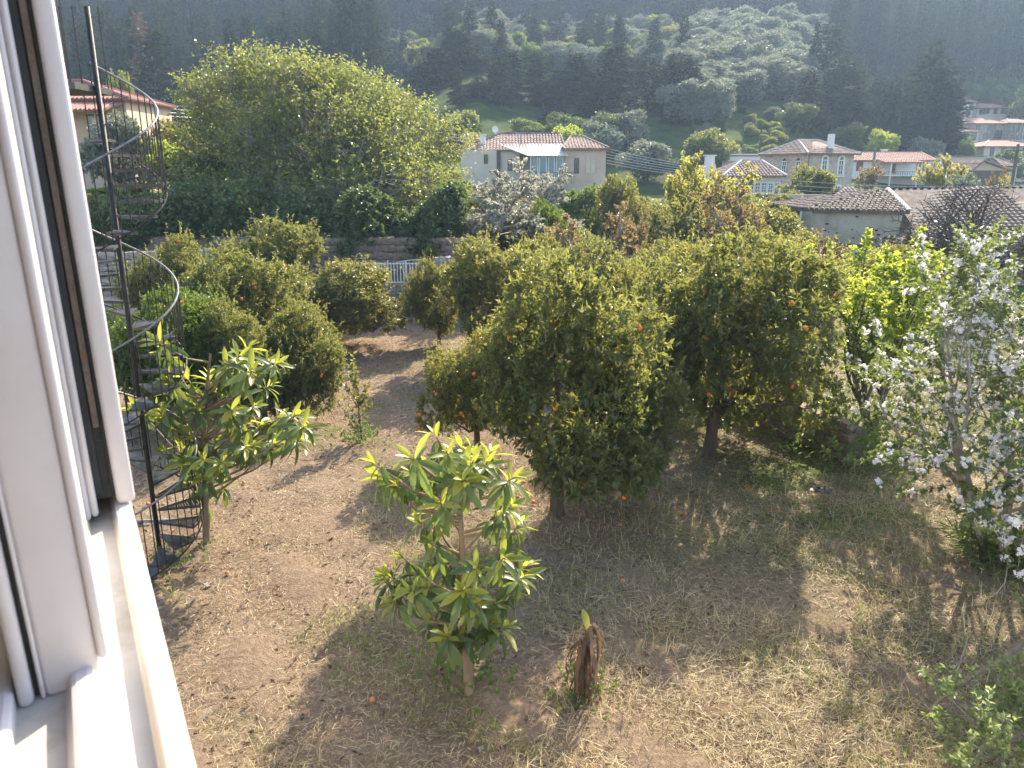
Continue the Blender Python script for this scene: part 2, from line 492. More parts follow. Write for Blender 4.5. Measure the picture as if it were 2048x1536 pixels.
# ---- citrus trees: 4 crowns and trunks, shared by all the orange trees (nominal height 4, radius 2)
CIT = []
for k in range(4):
    rng = np.random.default_rng(40 + k)
    lobes = [((rng.normal(0, .15), rng.normal(0, .15), 2.1), (1.25, 1.25, 1.25))]
    for j in range(22):
        a = j * 2.4 + rng.random() * .6
        zz = .85 + 2.65 * ((j * 9) % 22) / 21
        rr = 1.5 * math.sqrt(max(.10, 1 - ((zz - 2.0) / 1.85) ** 2)) * rng.uniform(.72, 1.22)
        q = rng.uniform(.34, .74)
        lobes.append(((rr * math.cos(a), rr * math.sin(a), zz), (q, q, q * .85)))
    P, D, TL = lobe_twigs(rng, lobes, 3700, .22, .70, .35)
    v, f, r = on_twigs(rng, P, D, TL, 12, .112, .050, crnd=rng.random(len(P)) ** 1.4)
    P2, D2, TL2 = lobe_twigs(rng, lobes, 900, .55, .92, 1.1)
    k_ = P2[:, 2] > 1.5
    P2, D2, TL2 = P2[k_][:240], D2[k_][:240], TL2[k_][:240]
    v2, f2, r2 = on_twigs(rng, P2, D2, TL2, 16, .10, .045, spread=.8)
    v, f, r = np.r_[v, v2], np.r_[f, f2 + len(v)], np.r_[r, np.clip(r2 + .25, 0, 1)]
    crown = np_mesh('citrus_crown', v, f, r, [M['citrus']])
    mb = MB()
    lean = Vector((rng.normal(0, .1), rng.normal(0, .1), 1.1))
    mb.tube([(0, 0, -.15), (0, 0, .08), lean * .45, lean], [.20, .15, .125, .11], 9)
    for c, rr in lobes[1::2]:
        c = Vector(c)
        mid = lean.lerp(c, .5) + Vector((0, 0, -.12)) + Vector(rng.normal(0, .1, 3))
        mb.tube([lean - Vector((0, 0, .08)), mid, c], [.075, .045, .02], 6, False)
        for q in range(4):
            e = c + Vector(rng.normal(0, 1, 3)).normalized() * .55
            mb.tube([mid.lerp(c, .6), mid.lerp(e, .6), e], [.022, .015, .007], 4, False)
    outer = [(Vector(P[i]) + Vector(D[i]) * .20) for i in rng.choice(len(P), 90, replace=False)]
    CIT.append((crown, mb.mesh('citrus_trunk', M['bark'], smooth=True), outer))
def sphere_mesh(name, r, mat, nu=10, nv=7, squash=.96):
    vs, fs = [], []
    for j in range(nv + 1):
        t = math.pi * j / nv
        for i in range(nu):
            p = 2 * math.pi * i / nu
            vs.append((r * math.sin(t) * math.cos(p), r * math.sin(t) * math.sin(p), squash * r * math.cos(t)))
    for j in range(nv):
        for i in range(nu):
            fs.append((j * nu + i, (j + 1) * nu + i, (j + 1) * nu + (i + 1) % nu, j * nu + (i + 1) % nu))
    return MB().add(vs, fs).mesh(name, mat, smooth=True)
FRUIT = sphere_mesh('orange', .040, M['orange'])
def citrus(label, xl, xr, ytop, base, var, nfruit, rz, mat=None, group='orange trees in the garden', depth=1.0, kind='orange_tree', hmul=1.0, cat='tree'):
    """base: trunk foot (world); the crown's width and top come from bearings at that distance"""
    Y = base.y
    a, b_ = at(xl, 600, Y), at(xr, 600, Y)
    rad = (b_.x - a.x) / 2
    top = at((xl + xr) / 2, ytop, Y).z - base.z
    cx = (a.x + b_.x) / 2
    s = (rad / 1.85, rad / 1.85 * depth, top / 3.9 * hmul)
    t = thing(kind, base, label, cat, group, rz, s)
    crown, trunk, outer = CIT[var]
    link('trunk', trunk, t)
    off = Matrix.Rotation(-rz, 3, 'Z') @ Vector(((cx - base.x) / s[0], 0, 0))
    c = link('crown', crown, t, mat or M['citrus'], off)
    rng = random.Random(int(xl * 7 + ytop))
    for p in rng.sample(outer, min(int(nfruit * 1.7), len(outer))):
        link('orange', FRUIT, t, loc=Vector(p) + off, rot=(rng.random(), rng.random(), 0), sc=(1 / s[0], 1 / s[1], 1 / s[2]))
    return t

# ---- general broadleaf crowns (nominal height 5, radius 2.5) and twiggy trees for the middle distance
BRD = []
for k in range(3):
    rng = np.random.default_rng(70 + k)
    lobes = [((0, 0, 2.9), (1.7, 1.7, 1.6))]
    for j in range(14):
        a = j * 2.4 + rng.random()
        zz = 1.4 + 2.9 * ((j * 5) % 14) / 13
        rr = 1.6 * math.sqrt(max(.1, 1 - ((zz - 2.7) / 2.2) ** 2))
        s = rng.uniform(.55, 1.0)
        lobes.append(((rr * math.cos(a), rr * math.sin(a), zz), (s, s, s * .85)))
    P, D, TL = lobe_twigs(rng, lobes, 1500, .35, .6, .4)
    v, f, r = on_twigs(rng, P, D, TL, 9, .21, .12)
    crown = np_mesh('broad_crown', v, f, r, [M['green']])
    mb = MB()
    mb.tube([(0, 0, -.4), (0, 0, .1), (.05, 0, 1.4), (0, 0, 2.2)], [.26, .19, .14, .10], 8)
    for c, rr in lobes[1:]:
        c = Vector(c)
        mid = Vector((0, 0, 1.3)).lerp(c, .5) + Vector(rng.normal(0, .12, 3))
        mb.tube([(0, 0, 1.2), mid, c], [.07, .045, .02], 5, False)
    BRD.append((crown, mb.mesh('broad_trunk', M['bark'], smooth=True)))
SPR = []
for k in range(3):
    rng = np.random.default_rng(90 + k)
    mb = MB(); tips = []
    upr = k == 1      # upright shoots
    P_ = dict(seg=[3, 4, 4, 3], kids=[6, 6, 6], ratio=[.85, .6, .55], ang=[.55 if upr else .8, .4 if upr else .75, .5 if upr else .8], f0=[.45, .25, .2],
              trop=[.05, .14 if upr else .03, .16 if upr else .02, .1 if upr else 0], wob=.11, taper=.45, sides=[7, 5, 3, 3], rmin=.007, leaf_from=3)
    grow(mb, rng, Vector((0, 0, -.2)), Vector((0, 0, 1)), 2.0, .14, 0, P_, tips)
    P, D, TL = tip_arrays(tips)
    vs_ = np.array(mb.v)
    h, rad = np.percentile(P[:, 2], 99), np.percentile(np.hypot(P[:, 0], P[:, 1]), 95)
    sc = np.array([2.5 / rad, 2.5 / rad, 5 / h])
    mb.v = [tuple(q) for q in vs_ * sc]
    P = P * sc
    v, f, r = on_twigs(rng, P, D, TL * 1.5, 11, .16, .09, spread=.9)
    SPR.append((np_mesh('sparse_crown', v, f, r, [M['rust']]), mb.mesh('sparse_trunk', M['twig'], smooth=True)))
def bgtree(name, label, xl, xr, ytop, Y, proto, mat, cat='tree', group=None, rz=0.0, trunk=None, zbase=None, sink=0.0):
    xc = (xl + xr) / 2
    X = at(xc, 341, Y).x
    z = tz(X, Y) if zbase is None else zbase
    top = at(xc, ytop, Y).z
    rad = (at(xr, ytop, Y).x - at(xl, ytop, Y).x) / 2
    h = max(top - z, .6)
    t = thing(name, (X, Y, z - sink), label, cat, group, rz, (rad / 2.45, rad / 2.45, (h + sink) / 4.95))
    link('trunk', proto[1], t, trunk)
    link('crown', proto[0], t, mat)
    return t

# ================================================================== the house the photograph is taken from: open window
WU, WV = Vector((-.5009, .8655, 0)), Vector((.8655, .5009, 0))
W0 = Vector((.0325, .0188, EYE))
def wp(u, v, z): return W0 + WU * u + WV * (v - .018 * (z + .45)) + Vector((0, 0, z))     # the old frame leans in by a degree
def wbox(mb, u0, u1, v0, v1, z0, z1, round_=0.0):
    """box in window coordinates; round_ chamfers its long edges"""
    if not round_:
        p = [wp(u, v, z) for z in (z0, z1) for u, v in ((u0, v0), (u0, v1), (u1, v1), (u1, v0))]
        return mb.add(p, [(0, 3, 2, 1), (4, 5, 6, 7), (0, 1, 5, 4), (1, 2, 6, 5), (2, 3, 7, 6), (3, 0, 4, 7)])
    return mb
def wrail(mb, u0, u1, prof):
    """profile (v, z) run along the sill from u0 to u1"""
    n = len(prof)
    vs = [wp(u0, v, z) for v, z in prof] + [wp(u1, v, z) for v, z in prof]
    return mb.add(vs, [tuple(range(n)), tuple(range(2 * n - 1, n - 1, -1))] + [(i, n + i, n + (i + 1) % n, (i + 1) % n) for i in range(n)])
def wstile(mb, u0, u1, v0, v1, z0, z1, r=.006):
    """upright bar with rounded edges and a rounded foot"""
    prof = []
    cu, cv, hu, hv = (u0 + u1) / 2, (v0 + v1) / 2, (u1 - u0) / 2, (v1 - v0) / 2
    r = min(r, hu * .95, hv * .95)
    for sx, sy, a0 in ((1, 1, 0), (-1, 1, 90), (-1, -1, 180), (1, -1, 270)):
        for k in range(4):
            a = R(a0 + 30 * k)
            prof.append((cu + sx * (hu - r) + r * math.cos(a), cv + sy * (hv - r) + r * math.sin(a)))
    n = len(prof)
    vs, fs = [], []
    for i, (z, s) in enumerate(((z0, .55), (z0 + r * .4, .85), (z0 + r, 1), (z1, 1))):
        vs += [wp(cu + (a - cu) * (1 - (1 - s) * r / hu), cv + (b - cv) * (1 - (1 - s) * r / hv * 1.2), z) for a, b in prof]
    for i in range(3):
        fs += [(i * n + k, i * n + (k + 1) % n, (i + 1) * n + (k + 1) % n, (i + 1) * n + k) for k in range(n)]
    fs += [tuple(range(n - 1, -1, -1)), tuple(range(3 * n, 4 * n))]
    return mb.add(vs, fs)
wf_loc = wp(.8, 0, -.5)
wf = thing('window_frame', wf_loc, 'white window frame with dusty sliding tracks along the sill at the left', 'window frame')
sl = MB(); wrail(sl, -1.0, 2.3, [(.0005, -.53), (.0005, -.468), (-.36, -.4752), (-.36, -.53)]); sl.build('sill_track', M['sill'], wf, wf_loc)
def rail(v0, v1, zt, u0=-1.0, u1=2.3, r=.006):
    prof = [(v0 - .008, -.4735), (v0 - .002, -.466), (v0, zt - r), (v0 + r * .3, zt - r * .3), (v0 + r, zt), (v1 - r, zt), (v1 - r * .3, zt - r * .3), (v1, zt - r), (v1, -.4735)]
    mb = MB(); wrail(mb, u0, u1, prof[::-1])
    return mb.build('rail', M['white_metal'], wf, wf_loc, smooth=False)
rail(-.0225, -.001, -.450)
rail(-.085, -.064, -.450)
rail(-.151, -.129, -.450)
cr = MB(); wrail(cr, -1.0, 2.25, [(-.0635, -.4735), (-.0635, -.458), (-.0575, -.458), (-.0545, -.4735)][::-1]); cr.build('sealing_strip', M['cream'], wf, wf_loc)
jb = MB(); wbox(jb, 2.25, 2.31, -.155, .01, -.47, 1.3); jb.build('jamb', M['white_metal'], wf, wf_loc)
jb = MB(); wbox(jb, -1.06, -1.0, -.155, .01, -.53, 1.3); jb.build('jamb', M['white_metal'], wf, wf_loc)
hd = MB(); wbox(hd, -1.06, 2.31, -.155, .01, 1.302, 1.36); hd.build('head', M['white_metal'], wf, wf_loc)
def sash(label, u0, u1, va, vb, kind):
    loc = wp(u0, (va + vb) / 2, -.45)
    t = thing('sliding_sash', loc, label, 'window')
    if kind == 'open_profile':
        a = MB(); wstile(a, u0, u0 + .05, -.0180, .0055, -.4475, 1.28); a.build('outer_flange', M['white_metal'], t, loc, True)
        a = MB(); wstile(a, u0 - .004, u0 + .05, -.0615, -.0515, -.462, 1.28); wbox(a, u0 + .012, u0 + .05, -.0535, -.049, -.455, 1.28); wstile(a, u0 - .002, u0 + .05, -.0515, -.042, -.459, 1.28)
        a.build('inner_flange', M['white_metal'], t, loc, True)
        a = MB(); wbox(a, u0 + .016, u0 + .05, -.0425, -.0175, -.44, 1.28); wbox(a, u0 + .010, u0 + .017, -.0425, -.0335, -.43, 1.28); wbox(a, u0 + .008, u0 + .017, -.0215, -.0175, -.43, 1.28)
        a.build('channel', M['rubber'], t, loc)
        a = MB(); wbox(a, u0 + .009, u0 + .0165, -.031, -.0235, -.335, 1.28); a.build('brush_strip', M['brass'], t, loc)
        a = MB(); wbox(a, u0 + .0085, u0 + .0165, -.0312, -.0233, -.24, -.232); a.build('clip', M['shutter'], t, loc)
    else:
        a = MB(); wstile(a, u0, u0 + .075, -.106, -.0595, -.470, 1.28, .005); a.build('stile', M['white_metal'], t, loc, True)
        a = MB(); wstile(a, u0 - .003, u0 + .075, -.0595, -.0505, -.445, 1.28, .004); a.build('outer_flange', M['white_metal'], t, loc, True)
        a = MB(); wstile(a, u0 - .001, u0 + .075, -.1095, -.1055, -.470, 1.28, .002); a.build('inner_flange', M['white_metal'], t, loc, True)
        a = MB(); wbox(a, u0 + .006, u0 + .04, -.1135, -.109, -.468, 1.28); a.build('gap_strip', M['rubber'], t, loc)  # dark strip filling the gap between this sash and the screen edge
    vm = (va + vb) / 2
    a = MB(); wbox(a, u0 + .0502 if kind == 'open_profile' else u0 + .0752, u1, va + .008, vb - .008, -.445, -.375); a.build('cross_rail', M['white_metal'], t, loc); a = MB(); wbox(a, u0 + .08, u1, va + .008, vb - .008, 1.21, 1.278); a.build('cross_rail', M['white_metal'], t, loc)
    a = MB(); wbox(a, u1 - .06, u1 - .002, va + .007, vb - .007, -.3745, 1.209); a.build('far_stile', M['white_metal'], t, loc)
    a = MB(); wbox(a, u0 + .076, u1 - .061, vm - .003, vm + .003, -.3745, 1.209); a.build('glass', M['pane'], t, loc)
    return t
sash('outer sliding sash seen end on, white flanges either side of a dark brush channel', 1.128, 2.22, -.062, .005, 'open_profile')
sash('wide white end of the middle sliding sash standing on the second rail', .742, 2.15, -.106, -.052, 'closed')
loc = wp(.74, -.12, -.45)
t = thing('insect_screen', loc, 'narrow white edge of the innermost sliding screen at the left picture edge', 'screen')
a = MB(); wstile(a, .735, .77, -.127, -.1145, -.470, 1.28, .005); a.build('stile', M['white_metal'], t, loc, True)
a = MB(); wbox(a, .771, 2.1, -.126, -.116, -.445, -.41); a.build('cross_rail', M['white_metal'], t, loc); a = MB(); wbox(a, .771, 2.1, -.126, -.116, 1.24, 1.277); a.build('cross_rail', M['white_metal'], t, loc)
# wall of the house around the window opening
loc = wp(0, -.1, -EYE)
hw = thing('house_wall', loc, 'wall of the house round the open window, below the sill', 'wall')
a = MB(); wbox(a, -4, 6, -.34, -.02, -EYE - .3, -.531); wbox(a, 2.312, 6, -.34, -.02, -.529, 1.36); wbox(a, -4, -1.062, -.34, -.02, -.529, 1.36); wbox(a, -4, 6, -.34, -.02, 1.362, 2.2)
a.build('render_coat', M['whitewall'], hw, loc)

a = MB(); wbox(a, -4, 6, -4.5, -.341, -1.75, -1.5); wbox(a, -4, 6, -4.5, -.341, 1.5, 1.6); wbox(a, -4, 6, -4.7, -4.501, -1.5, 1.5); wbox(a, -4.2, -4.001, -4.5, -.341, -1.5, 1.5); wbox(a, 6.001, 6.2, -4.5, -.341, -1.5, 1.5)
a.build('room_shell', M['palewall'], hw, loc)
# ================================================================== spiral stair
sp = on_ground(323, 1125)
PX, PY = sp.x, sp.y
RT, RISE = .60, None
def z_at(x, y):
    d = ray(x, y); t = math.hypot(PX, PY) / math.hypot(d.x, d.y)
    return EYE + d.z * t
z0 = z_at(283, 741)                       # the tread that points straight to the right
RISE = (z_at(233, 402) - z0) / 12
st = thing('spiral_staircase', (PX, PY, 0), 'black iron spiral staircase with a pale helical handrail beside the window', 'staircase')
ang0 = R(2)
pole_top = z_at(165, 12)
MB().tube([(0, 0, -.1), (0, 0, pole_top)], .032, 12).build('pole', M['iron'], st, smooth=True)
mb = MB()                                  # wedge tread: rim, nosing and grating bars
h1 = R(17)
def pol(r, a, z=0): return (r * math.cos(a), r * math.sin(a), z)
for s in (-1, 1):
    mb.bar(pol(.045, s * h1 * .6), pol(RT, s * h1), .012, .035)
for k in range(4):
    a0, a1 = -h1 + k * h1 / 2, -h1 + (k + 1) * h1 / 2
    mb.bar(pol(RT, a0), pol(RT, a1), .012, .035)
for k in range(15):
    r = .075 + k * .036
    mb.bar(pol(r, -h1 * .97, .010), pol(r, h1 * .97, .010), .024, .006)
TREAD = mb.mesh('tread', M['tread'])
n_low = int(z0 / RISE)
n_up = 16
for k in range(-n_low, n_up + 1):
    link('tread', TREAD, st, loc=(0, 0, z0 + k * RISE), rot=(0, 0, ang0 + k * R(30)))
ztop = z0 + n_up * RISE
BAL = MB().tube([(0, 0, 0), (0, 0, .96)], .0075, 5).mesh('baluster', M['iron'])
RH = RT + .035
k = -n_low + 0.0
while k < n_up + .5:
    a = ang0 + k * R(30)
    link('baluster', BAL, st, loc=(RH * math.cos(a), RH * math.sin(a), z0 + k * RISE - .02))
    k += 1 / 3
def helix(k0, k1, dz, r, step=.25):
    return [(r * math.cos(ang0 + k * R(30)), r * math.sin(ang0 + k * R(30)), z0 + k * RISE + dz) for k in np.arange(k0, k1 + .01, step)]
MB().tube(helix(-n_low, n_up, .95, RH), .0140, 7).build('handrail', M['rail'], st, smooth=True)
MB().tube(helix(-n_low, n_up, -.03, RH), .011, 5).build('stringer', M['iron'], st)
MB().tube([pol(RH, ang0 - n_low * R(30), -.05), pol(RH, ang0 - n_low * R(30), 1.15)], .032, 8).build('newel_post', M['iron'], st)
# landing at the top, running left to the house
lz = z_at(182, 172)
ld_ = MB(); ld_.box((-1.25, -.45, lz - .07), (-.03, .45, lz)); ld_.build('landing', M['tread'], st)
for i in range(8):
    for yy in (-.43, .43):
        link('baluster', BAL, st, loc=(-1.2 + i * .16, yy, lz + .001))

# ================================================================== stone walls and the gate
STONES = []
for k in range(8):
    rng = np.random.default_rng(200 + k)
    g = [(x, y, z) for z in (-.5, .5) for x, y in ((-.5, -.5), (0, -.56), (.5, -.5), (.5, .5), (0, .56), (-.5, .5))]
    vs_ = [tuple(np.array(p) * (1 - .0) + rng.normal(0, .055, 3)) for p in g]
    mid = [tuple(np.array((x * 1.12, y * 1.12, 0)) + rng.normal(0, .04, 3)) for x, y, z in g[:6]]
    allv = vs_[:6] + mid + vs_[6:]
    fs = [tuple(range(5, -1, -1)), tuple(range(12, 18))]
    for j in range(2):
        fs += [(j * 6 + i, j * 6 + (i + 1) % 6, (j + 1) * 6 + (i + 1) % 6, (j + 1) * 6 + i) for i in range(6)]
    STONES.append(MB().add(allv, fs).mesh('stone', M['stone']))
def stone_wall(name, label, A, B, z0, z1, thick, L, H, mat, span=(0, 1), seed=1, z1b=None):
    """mortared core from A to B with single stones laid proud of its front (camera) face"""
    A, B = Vector((*A, 0)), Vector((*B, 0))
    d = (B - A); ln = d.length; d.normalize()
    nrm = Vector((d.y, -d.x, 0))
    t = thing(name, (*A.xy, z0), label, 'wall')
    core = MB()
    z1b = z1 if z1b is None else z1b
    back = -nrm * thick
    o_ = Vector((0, 0, 0))
    e = d * ln
    hh0, hh1 = z1 - z0, z1b - z0
    core.add([o_ + Vector((0, 0, -.3)), e + Vector((0, 0, -.3)), e + back + Vector((0, 0, -.3)), back + Vector((0, 0, -.3)),
              o_ + Vector((0, 0, hh0)), e + Vector((0, 0, hh1)), e + back + Vector((0, 0, hh1)), back + Vector((0, 0, hh0))],
             [(0, 3, 2, 1), (4, 5, 6, 7), (0, 1, 5, 4), (1, 2, 6, 5), (2, 3, 7, 6), (3, 0, 4, 7)])
    core.build('core', M['mortar'], t)
    rng = random.Random(seed)
    rz = math.atan2(d.y, d.x)
    s, cnt = 0, 0
    z = .0
    while z < max(hh0, hh1) + H * .3:
        h = H * rng.uniform(.7, 1.35)
        s = span[0] * ln - rng.random() * L
        while s < span[1] * ln and cnt < 300:
            lw = L * rng.uniform(.55, 1.5)
            lim = hh0 + (hh1 - hh0) * (s / ln)
            if z + h * .5 < lim + H * .4:
                p = d * (s + lw / 2) - nrm * (thick * .2 - .03 - rng.uniform(0, .05)) + Vector((0, 0, z + h / 2 + rng.uniform(-.02, .02)))
                link('stone', STONES[rng.randrange(8)], t, mat, loc=p, rot=(rng.uniform(-.08, .08), rng.uniform(-.1, .1), rz + rng.uniform(-.08, .08)),
                     sc=(lw * .94, thick * .45, h * .9))
                cnt += 1
            s += lw
        z += h
    # cap course
    return t
GW = 28.5
stone_wall('garden_wall', 'low stone wall of the garden carrying the white railing gate', (-9.6, GW), (-2.9, GW), 0, 1.36, .45, .26, .15, M['stone'], (.30, 1.0), 3)
stone_wall('garden_wall', 'taller grey stone wall to the right of the white gate, half hidden by orange trees', (-2.85, GW + .1), (6.5, GW + 2.2), 0, 2.15, .5, .42, .26, M['stone'], (0, .55), 4)
stone_wall('garden_wall', 'tall rough stone wall behind the spiral staircase and the left orange trees', (-17.5, 26.2), (-9.7, 28.3), 0, 2.5, .5, .30, .20, M['stone'], (.12, .85), 5)
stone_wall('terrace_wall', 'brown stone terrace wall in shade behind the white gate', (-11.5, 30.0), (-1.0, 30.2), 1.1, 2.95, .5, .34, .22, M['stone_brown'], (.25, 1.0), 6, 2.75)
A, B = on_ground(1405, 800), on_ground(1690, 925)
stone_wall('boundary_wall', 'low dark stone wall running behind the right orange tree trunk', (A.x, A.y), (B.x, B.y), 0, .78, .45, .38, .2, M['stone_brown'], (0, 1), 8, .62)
# gate: two leaves of upright bars on the wall
GL, GR = at(706, 545, GW).x, at(848, 545, GW).x
gz0, gz1 = at(775, 565, GW).z, at(775, 525, GW).z
gt = thing('railing_gate', ((GL + GR) / 2, GW - .1, gz0 - .05), 'white painted railing gate of upright bars above the low stone wall', 'gate')
hgt = gz1 - gz0
BARG = MB().box((-.016, -.016, 0), (.016, .016, hgt)).mesh('bar', M['gate'])
wid = GR - GL
for s in (-1, 1):
    c = s * wid / 4
    for zz in (.05, hgt):
        MB().box((c - wid / 4 + .04, -.022, zz), (c + wid / 4 - .04, .022, zz + .042)).build('cross_bar', M['gate'], gt)
nb = 22
for i in range(nb + 1):
    x = -wid / 2 + .05 + (wid - .1) * i / nb
    link('bar', BARG, gt, loc=(x, 0, .06))
for x in (-wid / 2, 0.0, wid / 2, wid / 4):
    MB().box((x - .025, -.025 + .004, -.0), (x + .025, .03, hgt + .13)).build('gate_post', M['gate'], gt)
MB().tube([(wid * .12, 0, hgt + .06), (wid * .3, 0, hgt + .15), (wid * .48, 0, hgt + .17), (wid * .5, 0, hgt + .02)], .014, 5).build('top_scroll', M['gate'], gt)

# ================================================================== loquat trees with single leaves
def loquat_leaf(kind, seed):
    rng = np.random.default_rng(seed)
    L, W = 1.0, .27
    bend = {'young': .22, 'mature': .50, 'droop': .36}[kind] + rng.normal(0, .05)
    vs, fs = [], []
    prof = [0, .55, .92, 1.0, .72, .08]
    ts = [0, .16, .38, .62, .84, 1.0]
    for t, p in zip(ts, prof):
        z = -bend * t * t
        wv = .012 * math.sin(t * 19 + seed)
        vs += [(t * L, -W / 2 * p, z + .07 * p * .6 + wv), (t * L, 0, z), (t * L, W / 2 * p, z + .07 * p * .6 - wv)]
    for i in range(5):
        fs += [(i * 3, i * 3 + 3, i * 3 + 4, i * 3 + 1), (i * 3 + 1, i * 3 + 4, i * 3 + 5, i * 3 + 2)]
    me = np_mesh('leaf', np.array(vs), np.array(fs), np.full(len(fs), rng.random()), [M['loquat_young' if kind == 'young' else 'loquat']], smooth=True)
    return me
LLV = {k: [loquat_leaf(k, 300 + 17 * i + len(k)) for i in range(5)] for k in ('young', 'mature', 'droop')}
def loquat(label, base, pts, seed, spread, nleaf=300, trunk_r=.065, llen=.25):
    t = thing('loquat_tree', base, label, 'tree', 'loquat trees')
    rng = random.Random(seed)
    mb = MB()
    tips = []
    pts = [q for p_ in pts for q in (p_, (p_[0] + rng.uniform(-42, 42), p_[1] + rng.uniform(-30, 46)))]
    for i, (x, y) in enumerate(pts):
        Y = base.y + rng.uniform(-spread, spread)
        p = at(x, y, Y) - base
        tips.append(p)
    top = max(p.z for p in tips)
    cx = sum(p.x for p in tips) / len(tips)
    trunk = [Vector((0, 0, -.1)), Vector((0, 0, 0)), Vector((cx * .12, .03, top * .22)), Vector((cx * .3, -.04, top * .45)), Vector((cx * .5, .0, top * .68)), Vector((cx * .8, .05, top * .9))]
    mb.tube(trunk, [trunk_r * 1.35, trunk_r * 1.1, trunk_r * .9, trunk_r * .72, trunk_r * .5, trunk_r * .3], 8, False)
    mb.build('trunk', M['bark_pale'], t, smooth=True)
    for p in tips:
        zf = max(.2, min(.97, (p.z - .45 * math.hypot(p.x, p.y) - .15) / (top * .9)))
        k = zf * top * .9
        for a_, b_ in zip(trunk[1:], trunk[2:]):
            if a_.z <= k <= b_.z + 1e-6:
                q = a_.lerp(b_, (k - a_.z) / (b_.z - a_.z)); break
        m1 = q.lerp(p, .5) + Vector((0, 0, -.08))
        br = MB().tube([q, m1, p.lerp(m1, .3), p], [.020, .014, .010, .007], 6, False)
        br.build('branch', M['bark_pale'], t, smooth=True)
    per = int(nleaf * 3.1) // len(tips)
    made, extra = 0, []
    for p in tips:
        out = Vector((p.x - cx * .6, p.y, .55)).normalized()
        u = out.cross(Vector((0, 0, 1))).normalized(); v = u.cross(out)
        size = rng.uniform(.85, 1.15)
        for k in range(per):
            f = k / per                                 # 0 innermost young leaves, 1 oldest hanging ones
            az = k * 2.39996 + rng.uniform(-.25, .25)
            el = R(78) - f * R(115) + rng.uniform(-.2, .2)
            d = out * math.sin(el) + (u * math.cos(az) + v * math.sin(az)) * math.cos(el)
            d.z -= .05 + .95 * f * f
            d.normalize()
            n = (out + Vector((0, 0, .4)) - d * 0)
            n = (n - d * n.dot(d))
            if n.length < .05: n = Vector((rng.random(), rng.random(), .2)); n = n - d * n.dot(d)
            n.normalize()
            s = n.cross(d)
            kind = 'young' if f < .38 else ('mature' if f < .72 else 'droop')
            L = llen * size * (rng.uniform(.45, .8) if f < .2 else rng.uniform(.7, 1.15))
            q = p - out * (.02 + f * .16)
            me = rng.choice(LLV[kind])
            mx = Matrix(((d.x * L, s.x * L, n.x * L, q.x), (d.y * L, s.y * L, n.y * L, q.y), (d.z * L, s.z * L, n.z * L, q.z), (0, 0, 0, 1)))
            if k % 3 or made >= nleaf:
                extra.append((me, mx)); continue
            made += 1
            link('leaf', me, t).matrix_basis = mx
    for key in ('loquat_young', 'loquat'):
        vs, fs, rs = [], [], []
        for me, mx in extra:
            if me.materials[0] != M[key]: continue
            b_ = len(vs)
            vs += [(mx @ w_.co)[:] for w_ in me.vertices]
            fs += [[i + b_ for i in pl.vertices] for pl in me.polygons]
            rs += [rng.random()] * len(me.polygons)
        o = link('inner_foliage', np_mesh('inner_foliage', np.array(vs), np.array(fs), np.array(rs), [M[key]], True), t)
        o['kind'] = 'stuff'
    return t
front_pts = [(742, 925), (868, 862), (925, 885), (985, 900), (820, 915), (785, 965), (930, 960), (1028, 955), (975, 925), (1040, 1045), (1000, 1030), (835, 1040), (880, 1005),
             (905, 1110), (955, 1135), (1010, 1115), (1050, 1130), (860, 1080), (800, 1110), (762, 1160), (815, 1180), (900, 1195), (955, 1205), (1010, 1185), (935, 1250), (860, 1235), (985, 1245)]
loquat('young loquat tree with large bright leaves in the centre foreground', on_ground(938, 1388), front_pts, 5, .62, 300, .055, .245)
left_pts = [(275, 815), (345, 785), (372, 752), (420, 755), (462, 745), (505, 742), (540, 722), (480, 712), (335, 705), (562, 832), (592, 830), (612, 852), (525, 850), (450, 795), (392, 812),
            (342, 845), (382, 872), (432, 880), (480, 835), (505, 885), (550, 888), (365, 925), (405, 955), (442, 925), (402, 1000), (360, 890), (540, 770)]
loquat('loquat tree with two bare pale stems just right of the spiral staircase', on_ground(413, 1088), left_pts, 9, .9, 300, .055, .29)

# ================================================================== citrus trees
G = on_ground
citrus('largest orange tree, dark dense crown in the middle of the garden', 965, 1365, 556, G(1113, 1030), 0, 20, .4)
citrus('orange tree with a thick dark trunk right of the largest one, fruit along its top', 1300, 1668, 490, G(1418, 915), 1, 34, 1.3)
citrus('low bushy orange tree at the left flank of the largest one', 845, 1035, 668, Vector((G(955, 905).x, G(955, 905).y, 0)), 2, 24, 2.0, M['citrus_yellow'])
citrus('pale topped orange tree in the back row right of the small gate tree', 880, 1110, 492, G(965, 735), 3, 18, .2, M['citrus_yellow'])
citrus('orange tree in the back row above the largest crown', 1050, 1275, 500, Vector((at(1160, 600, 20.5).x, 20.5, 0)), 1, 14, 4.0)
citrus('orange tree in the back row just left of the right hand crown', 1215, 1430, 508, Vector((at(1310, 600, 19).x, 19, 0)), 2, 16, 2.7, M['citrus_yellow'])
citrus('second yellowing orange tree between the largest crown and the back row', 1200, 1390, 555, Vector((at(1300, 600, 16.8).x, 16.8, 0)), 3, 12, 5.7, M['citrus_yellow'])
citrus('orange tree behind the top of the right hand crown', 1420, 1640, 495, Vector((at(1530, 600, 21.5).x, 21.5, 0)), 0, 10, 1.7, M['citrus_yellow'])
citrus('small orange tree with a slim dark trunk in front of the gate', 815, 910, 528, G(878, 692), 3, 6, 1.1, M['citrus_yellow'])
citrus('spreading orange tree left of the path in front of the gate', 560, 798, 532, G(656, 698), 0, 14, 2.2, M['citrus_yellow'])
citrus('fruiting orange tree left of the spreading one, bright yellow green top', 385, 620, 510, G(505, 775), 1, 28, .9)
